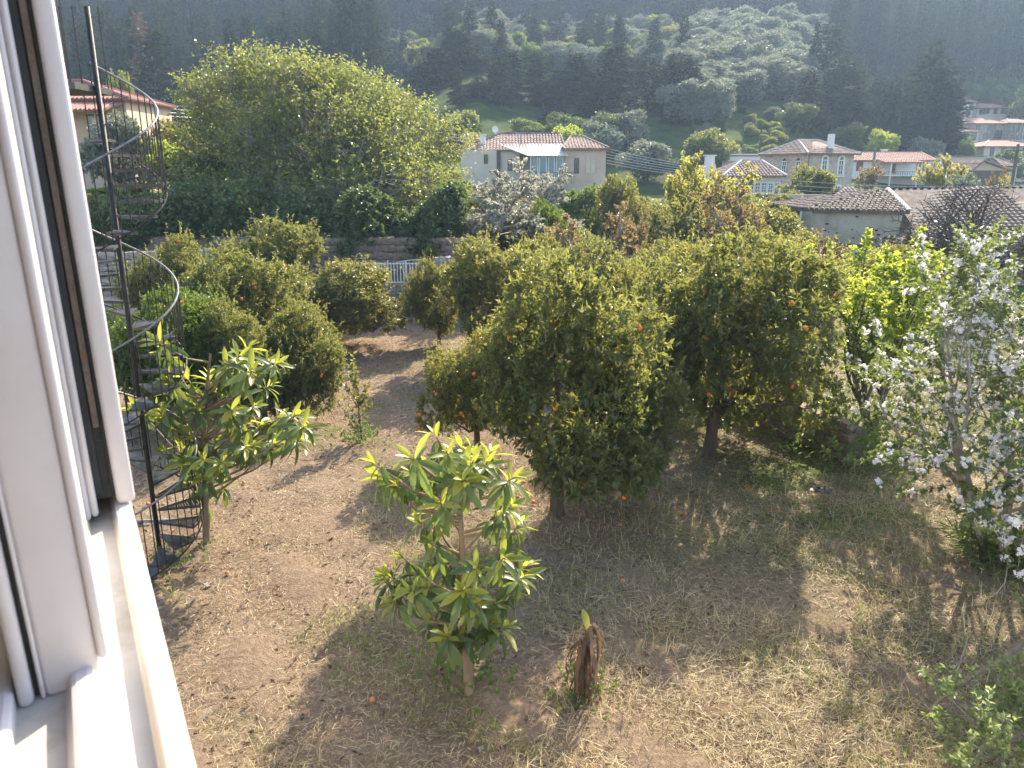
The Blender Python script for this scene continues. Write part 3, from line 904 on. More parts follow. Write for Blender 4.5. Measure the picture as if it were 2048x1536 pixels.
citrus('orange tree with big fruit beside the stone wall behind the staircase', 248, 412, 486, G(335, 715), 2, 26, 3.1)
citrus('dull green orange tree at the back below the ivy bank', 450, 650, 452, Vector((at(550, 600, 26).x, 26, 0)), 3, 5, 1.9)
citrus('dark rounded orange bush nearest the path on the left', 525, 680, 632, G(600, 835), 0, 5, 5.1)
citrus('light green orange tree right behind the spiral staircase', 215, 440, 590, G(320, 850), 1, 10, 2.2, M['green'])
citrus('low orange tree filling in behind the left loquat crown', 385, 560, 620, G(470, 855), 3, 12, .2, M['citrus'])
citrus('yellowing orange tree by the old tiled house on the right', 1710, 1890, 498, Vector((at(1800, 600, 27).x, 27, tz(15, 27))), 2, 4, .3, M['citrus_yellow'])
citrus('orange tree at the far end behind the back row', 990, 1140, 488, Vector((at(1060, 600, 25).x, 25, 0)), 0, 8, 3.7, M['citrus_yellow'])
citrus('orange tree at the far end right of the middle, under the rusty trees', 1270, 1440, 490, Vector((at(1355, 600, 25).x, 25, 0)), 1, 6, .7, M['citrus_yellow'])
# sapling on the path
b0 = G(725, 885)
t = thing('lemon_sapling', b0, 'thin upright sapling with sparse yellow green leaves standing on the path', 'tree')
rng = np.random.default_rng(5)
mb = MB(); tips = []
grow(mb, rng, Vector((0, 0, -.05)), Vector((0, 0, 1)), 1.45, .022, 0, dict(seg=[6, 4], kids=[15], ratio=[.34], ang=[.7], f0=[.15], trop=[.02, .12], wob=.07, taper=.3, sides=[6, 4], rmin=.006, leaf_from=0), tips)
mb.build('trunk', M['twig_dark'], t)
P, D, TL = tip_arrays(tips)
v, f, r = on_twigs(rng, P, D, TL * 1.3, 7, .105, .055)
link('crown', np_mesh('sapling_crown', v, f, r, [M['citrus_yellow']]), t)
# weeds round its foot
def weed(label, base, n, rad, h, L, W, mat, seed, cat='plant', name='weed_clump'):
    rng = np.random.default_rng(seed)
    P = np.c_[rng.normal(0, rad * .5, n), rng.normal(0, rad * .5, n), np.abs(rng.normal(0, h * .4, n))]
    D = unit(np.c_[P[:, 0] * .8 / rad + rng.normal(0, .3, n), P[:, 1] * .8 / rad + rng.normal(0, .3, n), np.full(n, .8)])
    v, f, r = on_twigs(rng, P, D, np.full(n, h * .5), 6, L, W)
    o = link(name, np_mesh(name, v, f, r, [mat]), None, loc=base)
    tag(o, label, cat)
    if name != 'leafy_bush': o['kind'] = 'stuff'
    return o
weed('leafy weeds round the foot of the sapling on the path', b0 + Vector((0, -.1, 0)), 70, .45, .45, .07, .04, M['green'], 1)
weed('green weeds at the foot of the front loquat', G(925, 1350), 60, .5, .3, .06, .035, M['green'], 2)
weed('dark green bush at the right end of the low dark wall', G(1690, 915), 260, 1.0, .9, .11, .06, M['green'], 3, 'shrub', 'leafy_bush')
weed('short green weeds below the dead banana stump', G(1165, 1390), 70, .3, .22, .05, .03, M['green'], 4)
weed('nettles standing left of the loquat by the stairs', G(345, 1120), 60, .5, .25, .05, .03, M['green'], 6)
weed('flat rosette of green weeds below the blossoming tree', G(1650, 1045), 60, .5, .15, .06, .035, M['green'], 7)

# bright green young tree
b0 = G(1742, 872)
t = thing('plum_tree', b0, 'bright fresh green upright tree between the right orange tree and the blossoms', 'tree')
rng = np.random.default_rng(8)
mb = MB(); tips = []
for k, dv in enumerate([(-.25, 0, 1), (.2, .1, 1), (.05, -.2, 1), (-.05, .25, 1)]):
    grow(mb, rng, Vector((0, 0, -.1)), Vector(dv).normalized(), 2.8, .06, 0, dict(seg=[6, 5, 4], kids=[9, 5], ratio=[.52, .5], ang=[.6, .7], f0=[.25, .2], trop=[.03, .16, .12], wob=.06, taper=.4, sides=[6, 4, 3], rmin=.006, leaf_from=1), tips)
htop = at(1710, 492, b0.y).z
P, D, TL = tip_arrays(tips)
s = htop / np.percentile(P[:, 2], 99.5)
mb.v = [(a * 1.15, b * 1.15, c * s) for a, b, c in mb.v]; P = P * [1.15, 1.15, s]
mb.build('trunk', M['twig_dark'], t)
v, f, r = on_twigs(rng, P, D, TL * 1.3, 11, .11, .075)
link('crown', np_mesh('plum_crown', v, f, r, [M['maple']]), t)

# blossoming fruit tree at the right edge
b0 = G(1995, 1120)
t = thing('blossoming_tree', b0, 'tall fruit tree with white blossom and long bare shoots at the right edge', 'tree')
rng = np.random.default_rng(21)
mb = MB(); tips = []
for k in range(9):
    a = k * 2.4
    dv = Vector((.5 * math.cos(a) - .05, .5 * math.sin(a), 1)).normalized()
    grow(mb, rng, Vector((.12 * math.cos(a), .12 * math.sin(a), -.1)), dv, 3.7, .045, 0, dict(seg=[7, 6, 4], kids=[9, 6], ratio=[.55, .42], ang=[.75, .8], f0=[.22, .2], trop=[-.005, -.01, .02], wob=.075, taper=.35, sides=[6, 4, 3], rmin=.005, leaf_from=1), tips)
P, D, TL = tip_arrays(tips)
def pull(q):                                        # the side towards the plum tree was cut back
    q = np.array(q, float)
    k_ = np.where(q[:, 0] < -.3, 1 - .42 * sstep(1.2, 2.6, q[:, 2]), 1.0)
    q[:, 0] = np.where(q[:, 0] < -.3, -.3 + (q[:, 0] + .3) * k_, q[:, 0])
    return q
mb.v = [tuple(q) for q in pull(mb.v)]
P = pull(P)
mb.build('trunk', M['twig'], t)
v, f, r = on_twigs(rng, P, D, TL * 1.2, 10, .08, .045)
link('crown', np_mesh('apple_crown', v, f, r, [M['apple']]), t)
sel = rng.choice(len(P), 900, replace=False)
C = P[sel] + rng.normal(0, .02, (900, 3))
k = 12                                             # seven flowers of five petals to a cluster
fc = np.repeat(C, k, 0) + rng.normal(0, .030, (900 * k, 3))
ax = unit(rng.normal(size=(len(fc), 3)) + [0, -.3, .6])
q = np.repeat(fc, 5, 0); axr = np.repeat(ax, 5, 0)
ref = unit(np.cross(axr, np.tile([[.3, .8, .2]], (len(axr), 1))))
ref2 = np.cross(axr, ref)
th = np.tile(np.arange(5) * 2 * np.pi / 5, len(fc))[:, None]
pd = unit(ref * np.cos(th) + ref2 * np.sin(th) + axr * .35)
v, f = leaf_tris(q, pd, axr, np.full(len(q), .033), np.full(len(q), .030))
o = link('blossom', np_mesh('blossom', v, f, np.repeat(rng.random(len(q)), 2), [M['petal']]), t); o['kind'] = 'stuff'
weed('tuft of tall grass round the stems of the blossoming tree', b0 + Vector((-.05, -.1, 0)), 220, .35, .5, .28, .018, M['ivy'], 12, 'grass', 'grass_tuft')

# leafy young shoots near the lower right corner
b0 = G(2035, 1585)
t = thing('leafy_shrub', b0, 'near leafy shrub with small fresh leaves in the lower right corner', 'shrub')
rng = np.random.default_rng(31)
mb = MB(); tips = []
for k in range(6):
    a = k * 1.05
    grow(mb, rng, Vector((0, 0, 0)), Vector((.5 * math.cos(a), .5 * math.sin(a), 1))  .normalized(), .95, .016, 0, dict(seg=[5, 4, 3], kids=[8, 4], ratio=[.45, .5], ang=[.8, .8], f0=[.2, .2], trop=[.0, .08, .05], wob=.09, taper=.35, sides=[5, 4, 3], rmin=.003, leaf_from=1), tips)
P, D, TL = tip_arrays(tips)
mb.build('trunk', M['twig'], t)
v, f, r = on_twigs(rng, P, D, TL * 1.2, 6, .06, .034)
link('crown', np_mesh('shrub_crown', v, f, r, [leafmat('pale_shrub_leaf', (.11, .16, .06), (.17, .23, .09), (.29, .33, .15), (.42, .48, .17), .45)]), t)
# bent bare limb behind it
A = G(1835, 1445); 
B = at(1925, 1365, A.y + .15); C_ = at(2005, 1318, A.y + .5); D_ = at(2085, 1255, A.y + .9)
loc = A.copy()
t = thing('fallen_branch', loc, 'bare brown branch slanting up to the right picture edge', 'branch')
MB().tube([A, A.lerp(B, .5) + Vector((0, 0, .04)), B, C_, D_], [.012, .018, .024, .028, .034], 7).build('limb', M['bark_pale'], t, loc, True)
MB().tube([at(1905, 1395, A.y + .1), at(1915, 1340, A.y + .1), at(1938, 1270, A.y + .35)], [.008, .006, .004], 5).build('twig', M['twig'], t, loc)
MB().tube([at(1990, 1190, A.y + 1.5), at(2010, 1165, A.y + 1.5), at(2018, 1110, A.y + 1.6)], [.009, .007, .005], 5).build('twig', M['twig'], t, loc)

# dead banana stump
b0 = G(1160, 1392)
t = thing('withered_banana_plant', b0, 'withered brown banana stump with hanging dead leaves right of the front loquat', 'plant')
MB().tube([(0, 0, -.05), (.01, 0, .3), (.05, .02, .62), (.09, .02, .84)], [.075, .06, .045, .025], 9).build('stump', M['bark'], t, smooth=True)
rng = random.Random(3)
for k in range(46):
    a = k * 2.4
    zz = rng.uniform(.22, .88)
    L = rng.uniform(.25, .55)
    o = Vector((.06 * math.cos(a) + zz * .08, .06 * math.sin(a), zz))
    vs, fs = [], []
    out = rng.uniform(.03, .17); wd = rng.uniform(.02, .065)
    tx, ty = -math.sin(a), math.cos(a)
    for i in range(6):
        f_ = i / 5
        r_ = out * math.sin(f_ * 2.2)
        z_ = zz + .025 * math.sin(f_ * 3.1) - L * f_ ** 1.2
        c_ = Vector((o.x + math.cos(a) * r_, o.y + math.sin(a) * r_, max(.02, z_)))
        ww = wd * (1 - .6 * f_) * (1 + .3 * math.sin(i * 2 + k))
        tw = 1.1 * math.sin(i * 1.3 + k)
        vs += [c_ + Vector((tx, ty, tw)) * ww * .5, c_ - Vector((tx, ty, tw)) * ww * .5]
    for i in range(5):
        fs.append((2 * i, 2 * i + 1, 2 * i + 3, 2 * i + 2))
    me = np_mesh('dead_leaf', np.array([tuple(q) for q in vs]), np.array(fs), np.full(5, rng.random()), [M['dead']], True)
    link('dead_leaf', me, t)
o = link('green_leaf', LLV['young'][0], t, loc=(.06, -.02, .80), rot=(0, -1.2, 1.9), sc=(.22, .30, .22)); o['label'] = 'single fresh green leaf at the top'

# black plastic scrap, stones, sticks, fallen oranges
b0 = G(1645, 983)
rng = np.random.default_rng(2)
vs, fs = [], []
for j in range(4):
    for i in range(14):
        a = 2 * math.pi * i / 14
        r_ = (j / 3) * (.22 + .05 * math.sin(3 * a) + rng.normal(0, .012))
        vs.append((r_ * 1.1 * math.cos(a), r_ * .75 * math.sin(a), .03 + .035 * abs(math.sin(2.5 * a + j)) - (.028 if j == 3 else 0)))
for j in range(3):
    for i in range(14):
        fs.append((j * 14 + i, (j + 1) * 14 + i, (j + 1) * 14 + (i + 1) % 14, j * 14 + (i + 1) % 14))
o = MB().add(vs, fs).build('plastic_scrap', M['plastic'], None); o.location = b0
tag(o, 'crumpled black plastic scrap lying in the shade right of the orange trees', 'litter')
for (x, y, s, lab) in [(745, 1298, 0.031, 'pale round stone left of the front loquat trunk'), (1292, 1366, 0.043, 'pale flat stone right of the withered banana stump'), (414, 1172, 0.050, 'grey flat stone near the foot of the staircase'),
                       (962, 1498, 0.031, 'small white stone at the bottom middle of the grass'), (620, 1048, 0.031, 'small white stone in the middle of the dry slope'), (376, 1206, .04, 'tiny white pebble in the shadow below the stair')]:
    b0 = G(x, y)
    o = link('stone', STONES[int(x) % 8], None, M['pebble'], loc=b0 + Vector((0, 0, s * .2)), rot=(0, .2, x), sc=(s * 1.8, s, s * .6))
    tag(o, lab, 'stone')
for (x, y, L, a, lab) in [(552, 1092, .35, 1.0, 'thin pale stick on the dry slope right of the left loquat'), (495, 1112, .22, .4, 'short bleached stick near the foot of the left loquat'),
                          (1200, 1345, .35, 2.4, 'dry stick lying left of the banana stump'), (420, 1430, .3, 1.2, 'thin straw stick near the window sill end'), (1780, 1330, .5, .3, 'pale bent twig in the right grass')]:
    b0 = G(x, y)
    o = MB().tube([(-L / 2, 0, .012), (0, .02, .03), (L / 2, -.02, .015)], [.006, .009, .004], 5).build('stick', M["twig"], None)
    o.location = b0; o.rotation_euler = (0, 0, a)
    tag(o, lab, 'stick')
MB_ = MB().tube([(-.5, 0, .02), (.5, 0, .02)], .03, 6)
o = MB_.build('pale_pipe', M['rail'], None); o.location = G(285, 1045); o.rotation_euler = (0, 0, .1)
tag(o, 'pale pipe lying on the ground at the foot of the staircase', 'pipe')
rng = random.Random(12)
def drop(n, cx, cy, rx, ry, label, group):
    for _ in range(n):
        a, r_ = rng.random() * 6.28, rng.random() ** .6
        p = G(cx + rx * r_ * math.cos(a), cy + ry * r_ * math.sin(a))
        q = rng.uniform(.72, 1.0)
        o = link('fallen_orange', FRUIT, None, M['orange_dull'] if rng.random() < .5 else None, loc=p + Vector((0, 0, .022 * q)), rot=(rng.random() * 3, rng.random() * 3, 0), sc=(q, q * rng.uniform(.85, 1), q * rng.uniform(.75, 1)))
        tag(o, label, 'orange', group)
drop(28, 1240, 1005, 150, 75, 'orange fallen on the shaded ground under the largest orange tree', 'oranges fallen under the largest tree')
drop(10, 1040, 985, 50, 40, 'orange fallen between the front loquat and the largest trunk', 'oranges fallen by the largest trunk')
drop(12, 1420, 985, 90, 50, 'orange fallen below the right orange tree', 'oranges fallen under the right tree')
drop(8, 330, 985, 45, 40, 'orange fallen behind the foot of the staircase', 'oranges fallen by the staircase')
for x, y, lab in [(1245, 1165, 'single fallen orange in the grass above the banana stump'), (455, 1150, 'single fallen orange below the left loquat'), (1556, 1026, 'single fallen orange on the grass right of the two trunks'), (1708, 1024, 'single fallen orange below the black plastic scrap'),
                  (745, 1404, 'single fallen orange in the front loquat shadow'), (1625, 995, 'single fallen orange beside the black plastic scrap'), (488, 968, 'single fallen orange right of the left loquat stems')]:
    o = link('fallen_orange', FRUIT, None, M['orange_dull'] if x < 800 else None, loc=G(x, y) + Vector((0, 0, .028)), sc=(.85, .85, .8))
    tag(o, lab, 'orange')

# ================================================================== straw, grass and fallen leaves on the garden floor
rng = np.random.default_rng(77)
def blades(n, flat, L0, L1, W, x0, x1, y0, y1, mask=None, pw=1.0):
    y = y0 + (y1 - y0) * rng.random(n) ** pw
    x = x0 + (x1 - x0) * rng.random(n)
    if mask is not None:
        k = mask(x, y); x, y = x[k], y[k]; n = len(x)
    z = terrain(x, y) + .01 + rng.random(n) * .03 * flat
    a = rng.random(n) * 2 * np.pi
    el = np.where(rng.random(n) < flat, rng.normal(.06, .16, n), rng.uniform(.5, 1.3, n))
    D = np.c_[np.cos(a) * np.cos(el), np.sin(a) * np.cos(el), np.sin(el)]
    L = L0 + (L1 - L0) * rng.random(n) ** 1.5
    P = np.c_[x, y, z]
    S = unit(np.c_[-np.sin(a), np.cos(a), rng.normal(0, .5, n)])
    bendv = np.c_[rng.normal(0, .12, n), rng.normal(0, .12, n), np.full(n, -.06)] * L[:, None]
    w_ = (W * (.6 + .8 * rng.random(n)))[:, None]
    M1 = P + D * (L * .5)[:, None] + np.c_[np.zeros((n, 2)), .03 * L]
    V = np.stack([P - S * w_ * .5, P + S * w_ * .5, M1 + S * w_ * .45, M1 - S * w_ * .45, P + D * L[:, None] + bendv], 1).reshape(-1, 3)
    b = np.arange(n)[:, None] * 5
    T = np.concatenate([b + [0, 1, 2], b + [0, 2, 3], b + [3, 2, 4]], 1).reshape(-1, 3)
    return V, T, np.repeat(rng.random(n), 3)
def fld(x, y, s, ph=0):
    return np.sin(x * s + ph + 1.3 * np.sin(y * s * .7)) * np.cos(y * s * 1.1 + ph * 2 + np.sin(x * s * .6))
V, T, r = blades(270000, .93, .04, .17, .005, -9, 12, 4.2, 28, pw=1.5)
o = link('cut_straw', np_mesh('cut_straw', V, T, np.clip(r * .8 + .15, 0, 1), [M['straw']])); o['kind'] = 'stuff'; o['label'] = 'dry cut straw strewn over the garden floor'
V, T, r = blades(70000, .75, .10, .34, .0058, -2.5, 8.5, 4.2, 13, pw=1.2, mask=lambda x, y: fld(x, y, .8) + .8 * sstep(-1, 1.5, x) > .15)
o = link('long_hay', np_mesh('long_hay', V, T, r, [M['straw']])); o['kind'] = 'stuff'; o['label'] = 'longer pale hay stalks lying on the right side of the garden'
V, T, r = blades(260000, .3, .05, .15, .008, -12, 14, 4.2, 28, pw=1.4, mask=lambda x, y: (fld(x, y, 1.1, .5) + .6 * fld(x, y, 2.9, 2.) + .55 * sstep(0, 4, x) + .25 * sstep(9, 16, y) * sstep(1, 4, x) - .3 * sstep(-1, -4, x)) > .42)
o = link('green_grass', np_mesh('green_grass', V, T, r, [M['grass']])); o['kind'] = 'stuff'; o['label'] = 'short green grass patches between the straw'
n_ = 5200
x, y = rng.uniform(-9, 10, n_), 4.4 + 20 * rng.random(n_) ** 1.5
rad = rng.uniform(.008, .026, n_)
oc = np.array([(1, 0, 0), (0, 1, 0), (-1, 0, 0), (0, -1, 0), (0, 0, 1), (0, 0, -.6)], float)
V = np.c_[x, y, terrain(x, y) + .012][:, None, :] + oc[None] * rad[:, None, None] * rng.uniform(.6, 1.4, (n_, 6, 1)) + rng.normal(0, .004, (n_, 6, 3))
T = (np.arange(n_)[:, None, None] * 6 + np.array([(0, 1, 4), (1, 2, 4), (2, 3, 4), (3, 0, 4), (1, 0, 5), (2, 1, 5), (3, 2, 5), (0, 3, 5)])[None]).reshape(-1, 3)
o = link('soil_clods', np_mesh('soil_clods', V.reshape(-1, 3), T, mats=[M['clod']], smooth=False)); o['kind'] = 'stuff'; o['label'] = 'small crumbs of dry soil on the garden floor'
n_ = 5000
x, y = rng.uniform(-8, 10, n_), 4.5 + 22 * rng.random(n_) ** 1.4
D = unit(np.c_[rng.normal(size=(n_, 2)), rng.normal(0, .15, n_)]); N = unit(np.c_[rng.normal(0, .3, (n_, 2)), np.ones(n_)]); N = unit(N - (N * D).sum(1, keepdims=True) * D)
v, f = leaf_tris(np.c_[x, y, terrain(x, y) + .035], D, N, rng.uniform(.05, .12, n_), rng.uniform(.025, .05, n_))
o = link('leaf_litter', np_mesh('leaf_litter', v, f, np.repeat(rng.random(n_), 2), [M['dead']])); o['kind'] = 'stuff'; o['label'] = 'brown fallen leaves scattered over the garden floor'

# ================================================================== houses
def roof_plane(mb, a, b_, c, d, col=.3, row=None, r=.05, thick=.12, seed=1):
    """tiled roof plane: eave a->b, ridge d->c; rows of half round tiles over a slab"""
    rng = random.Random(seed)
    a, b_, c, d = (Vector(p) for p in (a, b_, c, d))
    e = (b_ - a); L = e.length; e.normalize()
    sd = d - a if (d - a).length > .01 else c - b_
    mid = (c + d) / 2 - (a + b_) / 2
    s = (mid - e * mid.dot(e)).normalized()
    n = e.cross(s).normalized()
    if n.z < 0: n = -n
    ud, vd = (d - a).dot(e), (d - a).dot(s)
    uc, vc = (c - a).dot(e), (c - a).dot(s)
    dn = -n * thick
    pts = [a, b_, c, d] if (c - d).length > .02 else [a, b_, c]
    k = len(pts)
    vs = pts + [p + dn for p in pts]
    mb.add(vs, [tuple(range(k)), tuple(range(2 * k - 1, k - 1, -1))] + [(i, k + i, k + (i + 1) % k, (i + 1) % k) for i in range(k)])
    nc = max(2, int(L / col))
    w = L / nc
    for i in range(nc):
        u = (i + .5) * w
        if u < ud and ud > .01: vt = vd * u / ud
        elif u > uc and L - uc > .01: vt = vc * (L - u) / (L - uc)
        else: vt = vd + (vc - vd) * ((u - ud) / max(uc - ud, .01))
        v0 = -.06
        if vt < .15: continue
        nr = max(1, round((vt - v0) / row)) if row else 1
        h = (vt - v0) / nr
        for j in range(nr):
            j0 = rng.uniform(-.02, .02) if row else 0
            lift = .035 if row else 0
            A = a + e * (u + j0) + s * (v0 + j * h - (.05 if row and j else 0)) + n * (.004 + lift)
            B = a + e * (u + j0 * .3) + s * (v0 + (j + 1) * h) + n * .004
            ww = w * .92
            prof = [(-ww / 2, -.03), (-ww * .27, r), (ww * .27, r), (ww / 2, -.03)]
            vv = [A + e * x + n * z for x, z in prof] + [B + e * x * .85 + n * z * .85 for x, z in prof]
            mb.add(vv, [(0, 1, 5, 4), (1, 2, 6, 5), (2, 3, 7, 6), (0, 3, 2, 1)])
    return mb
def hip(t, org, pts, r0, r1, mat, over=.35, col=.35, row=None, r=.05, name='roof', ridge_mat=None, seed=1):
    """hipped roof on the four sided outline pts (counter clockwise, pts[0]->pts[1] parallel to the ridge r0->r1)"""
    pts = [Vector(p) for p in pts]
    cen = sum(pts, Vector()) / 4
    ex = [p + Vector((p.x - cen.x, p.y - cen.y, 0)).normalized() * over * 1.3 for p in pts]
    r0, r1 = Vector(r0), Vector(r1)
    mb = MB()
    roof_plane(mb, ex[0], ex[1], r1, r0, col, row, r, seed=seed)
    roof_plane(mb, ex[1], ex[2], r1, r1, col, row, r, seed=seed + 1)
    roof_plane(mb, ex[2], ex[3], r0, r1, col, row, r, seed=seed + 2)
    roof_plane(mb, ex[3], ex[0], r0, r0, col, row, r, seed=seed + 3)
    o = mb.build(name, mat, t, org)
    rm = MB()
    for p, q in ((r0, r1), (ex[0], r0), (ex[3], r0), (ex[1], r1), (ex[2], r1)):
        if (q - p).length > .1:
            rm.tube([p + Vector((0, 0, .05)), q + Vector((0, 0, .05))], .11, 6)
    rm.build('ridge', ridge_mat or mat, o, org)
    return o
def win(t, org, A, B, f, zc, w_, h_, fm, pm, mull=1, cross=1, arch=False, surround=None, name='window', sill=False):
    """window in the facade A->B (left to right seen from outside), centre at fraction f and height zc"""
    A, B = Vector((A[0], A[1], 0)), Vector((B[0], B[1], 0))
    d = (B - A).normalized()
    nrm = Vector((d.y, -d.x, 0))
    c = A.lerp(B, f)
    def P(u, z, out): return c + d * u + nrm * out + Vector((0, 0, zc + z))
    def bx(mb, u0, u1, za, zb, o0, o1):
        p = [P(u, z, o_) for z in (za, zb) for u, o_ in ((u0, o1), (u1, o1), (u1, o0), (u0, o0))]
        mb.add(p, [(0, 3, 2, 1), (4, 5, 6, 7), (0, 1, 5, 4), (1, 2, 6, 5), (2, 3, 7, 6), (3, 0, 4, 7)])
    fr = MB(); fw = .07
    bx(fr, -w_ / 2, -w_ / 2 + fw, -h_ / 2, h_ / 2, -.02, .06); bx(fr, w_ / 2 - fw, w_ / 2, -h_ / 2, h_ / 2, -.02, .06)
    bx(fr, -w_ / 2 + fw, w_ / 2 - fw, -h_ / 2, -h_ / 2 + fw, -.02, .06); bx(fr, -w_ / 2 + fw, w_ / 2 - fw, h_ / 2 - fw, h_ / 2, -.02, .06)
    for k in range(mull):
        u = -w_ / 2 + w_ * (k + 1) / (mull + 1)
        bx(fr, u - .03, u + .03, -h_ / 2 + fw, h_ / 2 - fw, .0, .057)
    for k in range(cross):
        z = -h_ / 2 + h_ * (k + 1) / (cross + 1)
        bx(fr, -w_ / 2 + fw, w_ / 2 - fw, z - .022, z + .022, .0, .053)
    fo = fr.build(name, fm, t, org)
    pn = MB(); bx(pn, -w_ / 2 + fw * .9, w_ / 2 - fw * .9, -h_ / 2 + fw * .9, h_ / 2 - fw * .9, -.02, .03)
    if arch:
        n_ = 8
        ring = [P(-w_ / 2 * math.cos(math.pi * i / n_) * .9, h_ / 2 + w_ / 2 * math.sin(math.pi * i / n_) * .9, .03) for i in range(n_ + 1)]
        pn.add(ring, [tuple(range(n_, -1, -1))])
    pn.build('pane', pm, fo, org)
    if surround:
        sr = MB()
        bx(sr, -w_ / 2 - .16, -w_ / 2 - .002, -h_ / 2 - .1, h_ / 2, -.02, .08); bx(sr, w_ / 2 + .002, w_ / 2 + .16, -h_ / 2 - .1, h_ / 2, -.02, .08)
        if arch:
            n_ = 10
            for i in range(n_):
                a0, a1 = math.pi * i / n_, math.pi * (i + 1) / n_
                q = []
                for o_ in (-.02, .08):
                    for rr, aa in ((w_ / 2 * .9, a0), (w_ / 2 + .17, a0), (w_ / 2 + .17, a1), (w_ / 2 * .9, a1)):
                        q.append(P(-rr * math.cos(aa), h_ / 2 + rr * math.sin(aa), o_))
                sr.add(q, [(4, 5, 6, 7), (0, 3, 2, 1), (0, 1, 5, 4), (1, 2, 6, 5), (2, 3, 7, 6), (3, 0, 4, 7)])
        else:
            bx(sr, -w_ / 2 - .16, w_ / 2 + .16, h_ / 2 + .002, h_ / 2 + .14, -.02, .08)
        bx(sr, -w_ / 2 - .2, w_ / 2 + .2, -h_ / 2 - .2, -h_ / 2 - .102, -.02, .14)
        sr.build('surround', surround, fo, org)
    return fo
def fx(x, Y): return at(x, 341, Y).x
def fz(y, Y, x=1024): return at(x, y, Y).z
def rect(x0, x1, y0, y1): return [(x0, y0), (x1, y0), (x1, y1), (x0, y1)]
def chimney(t, org, c, w_, z0_, z1_, mat, cap=True):
    mb = MB().box((c[0] - w_ / 2, c[1] - w_ / 2, z0_), (c[0] + w_ / 2, c[1] + w_ / 2, z1_))
    if cap:
        mb.box((c[0] - w_ * .68, c[1] - w_ * .68, z1_ + .002), (c[0] + w_ * .68, c[1] + w_ * .68, z1_ + .1))
    mb.build('chimney', mat, t, org)

# ---- house 1: pinkish house with the glazed veranda
Y0 = 70.0
org = Vector((fx(1080, Y0), Y0, tz(fx(1080, Y0), Y0)))
h = thing('village_house', org, 'pinkish rendered house with blue glazed veranda and white lean-to roof in mid picture', 'house')
xa, xb, xc, xd, xe = fx(921, Y0), fx(993, Y0), fx(1040, Y0), fx(1128, Y0), fx(1211, Y0)
ez = fz(297, Y0)
zb = org.z - .6
MB().prism(rect(xd, xe, Y0, Y0 + 8), zb, ez).build('wall', M['pinkwall'], h, org)
MB().prism(rect(xb + .35, xc, Y0 + 1.2, Y0 + 8.4), zb, ez - .1).prism(rect(xa, xb, Y0 + .9, Y0 + 8.4), zb, ez - .1).build('wall', M['palewall'], h, org)
MB().prism(rect(xc + .003, xd - .003, Y0 + 2.2, Y0 + 8.3), zb, ez - .12).build('veranda_wall', M['palewall'], h, org)
MB().prism(rect(xb + .01, xb + .34, Y0 + 1.0, Y0 + 1.6), zb, ez - .11).build('dark_upright', M['timber'], h, org)  # dark upright strip filling the gap between the two pale wall blocks
hip(h, org, [(xd, Y0, ez), (xe, Y0, ez), (xe, Y0 + 8, ez), (xd, Y0 + 8, ez)], (fx(1140, 74), Y0 + 4, fz(274, 74)), (fx(1164, 74), Y0 + 4, fz(274, 74)), M['tiles_pink'], .35, .28, .5, .05, ridge_mat=M['tiles'])
hip(h, org, [(xa, Y0 + 1.2, ez - .1), (xd - .1, Y0 + 1.2, ez - .1), (xd - .1, Y0 + 8.4, ez - .1), (xa, Y0 + 8.4, ez - .1)], (fx(1003, 76), Y0 + 5, fz(268, 76)), (fx(1118, 76), Y0 + 5, fz(270, 76)), M['tiles_pink'], .3, .28, .5, .05, ridge_mat=M['tiles'], seed=9)
lr = MB()
q0, q1, q2, q3 = Vector((fx(1058, Y0) - .1, Y0 - .7, fz(311, Y0 - .7))), Vector((xd + .35, Y0 - .7, fz(311, Y0 - .7))), Vector((xd - .06, Y0 + 2.3, fz(288, Y0 + 2.3))), Vector((fx(995, Y0), Y0 + 2.3, fz(288, Y0 + 2.3)))
roof_plane(lr, q0, q1, q2, q3, .3, None, .025, .07)
lr.build('lean_to_roof', M['sheet'], h, org)
zt_, zm = fz(313, Y0 - .3), fz(349, Y0)
for i, (a_, b2) in enumerate(((1060, 1076), (1078, 1093), (1095, 1109), (1111, 1126))):
    win(h, org, (fx(a_, Y0), Y0 - .3), (fx(b2, Y0), Y0 - .3), .5, (zt_ + zm) / 2 - .35, fx(b2, Y0) - fx(a_, Y0), zt_ - zm + .7, M['frame'], M['glass_blue'], 0, 0, name='veranda_window')
MB().prism(rect(fx(1052, Y0), xd - .01, Y0 - 1.3, Y0 + 2.19), zm - .95, zm - .75).build('balcony_slab', M['palewall'], h, org)
bm_ = MB()
for k in range(18):
    x = fx(1060, Y0) + k * (fx(1146, Y0) - fx(1060, Y0)) / 17
    bm_.bar((x, Y0 - 1.2, zm - .8), (x, Y0 - 1.2, zm + .15), .03)
bm_.bar((fx(1058, Y0), Y0 - 1.2, zm + .17), (fx(1148, Y0), Y0 - 1.2, zm + .17), .05)
bm_.build('railing', M['timber'], h, org)
win(h, org, (xd, Y0), (xe, Y0), .30, (fz(317, Y0) + fz(346, Y0)) / 2, .42, 1.3, M['timber'], M['glass'], 0, 1)
win(h, org, (xd, Y0), (xe, Y0), .64, (fz(313, Y0) + fz(347, Y0)) / 2, .9, 1.45, M['pinkwall'], M['palewall'], 1, 0, name='closed_shutter')
win(h, org, (xb + .35, Y0 + 1.2), (xc, Y0 + 1.2), .48, fz(330, Y0), .4, 1.0, M['timber'], M['glass'], 0, 1)
win(h, org, (xa, Y0 + .9), (xb, Y0 + .9), .7, fz(318, Y0), .35, .8, M['timber'], M['glass'], 0, 0)
chimney(h, org, (fx(966, 72), 72.5), .42, ez - .3, fz(270, 72), M['whitewall'])
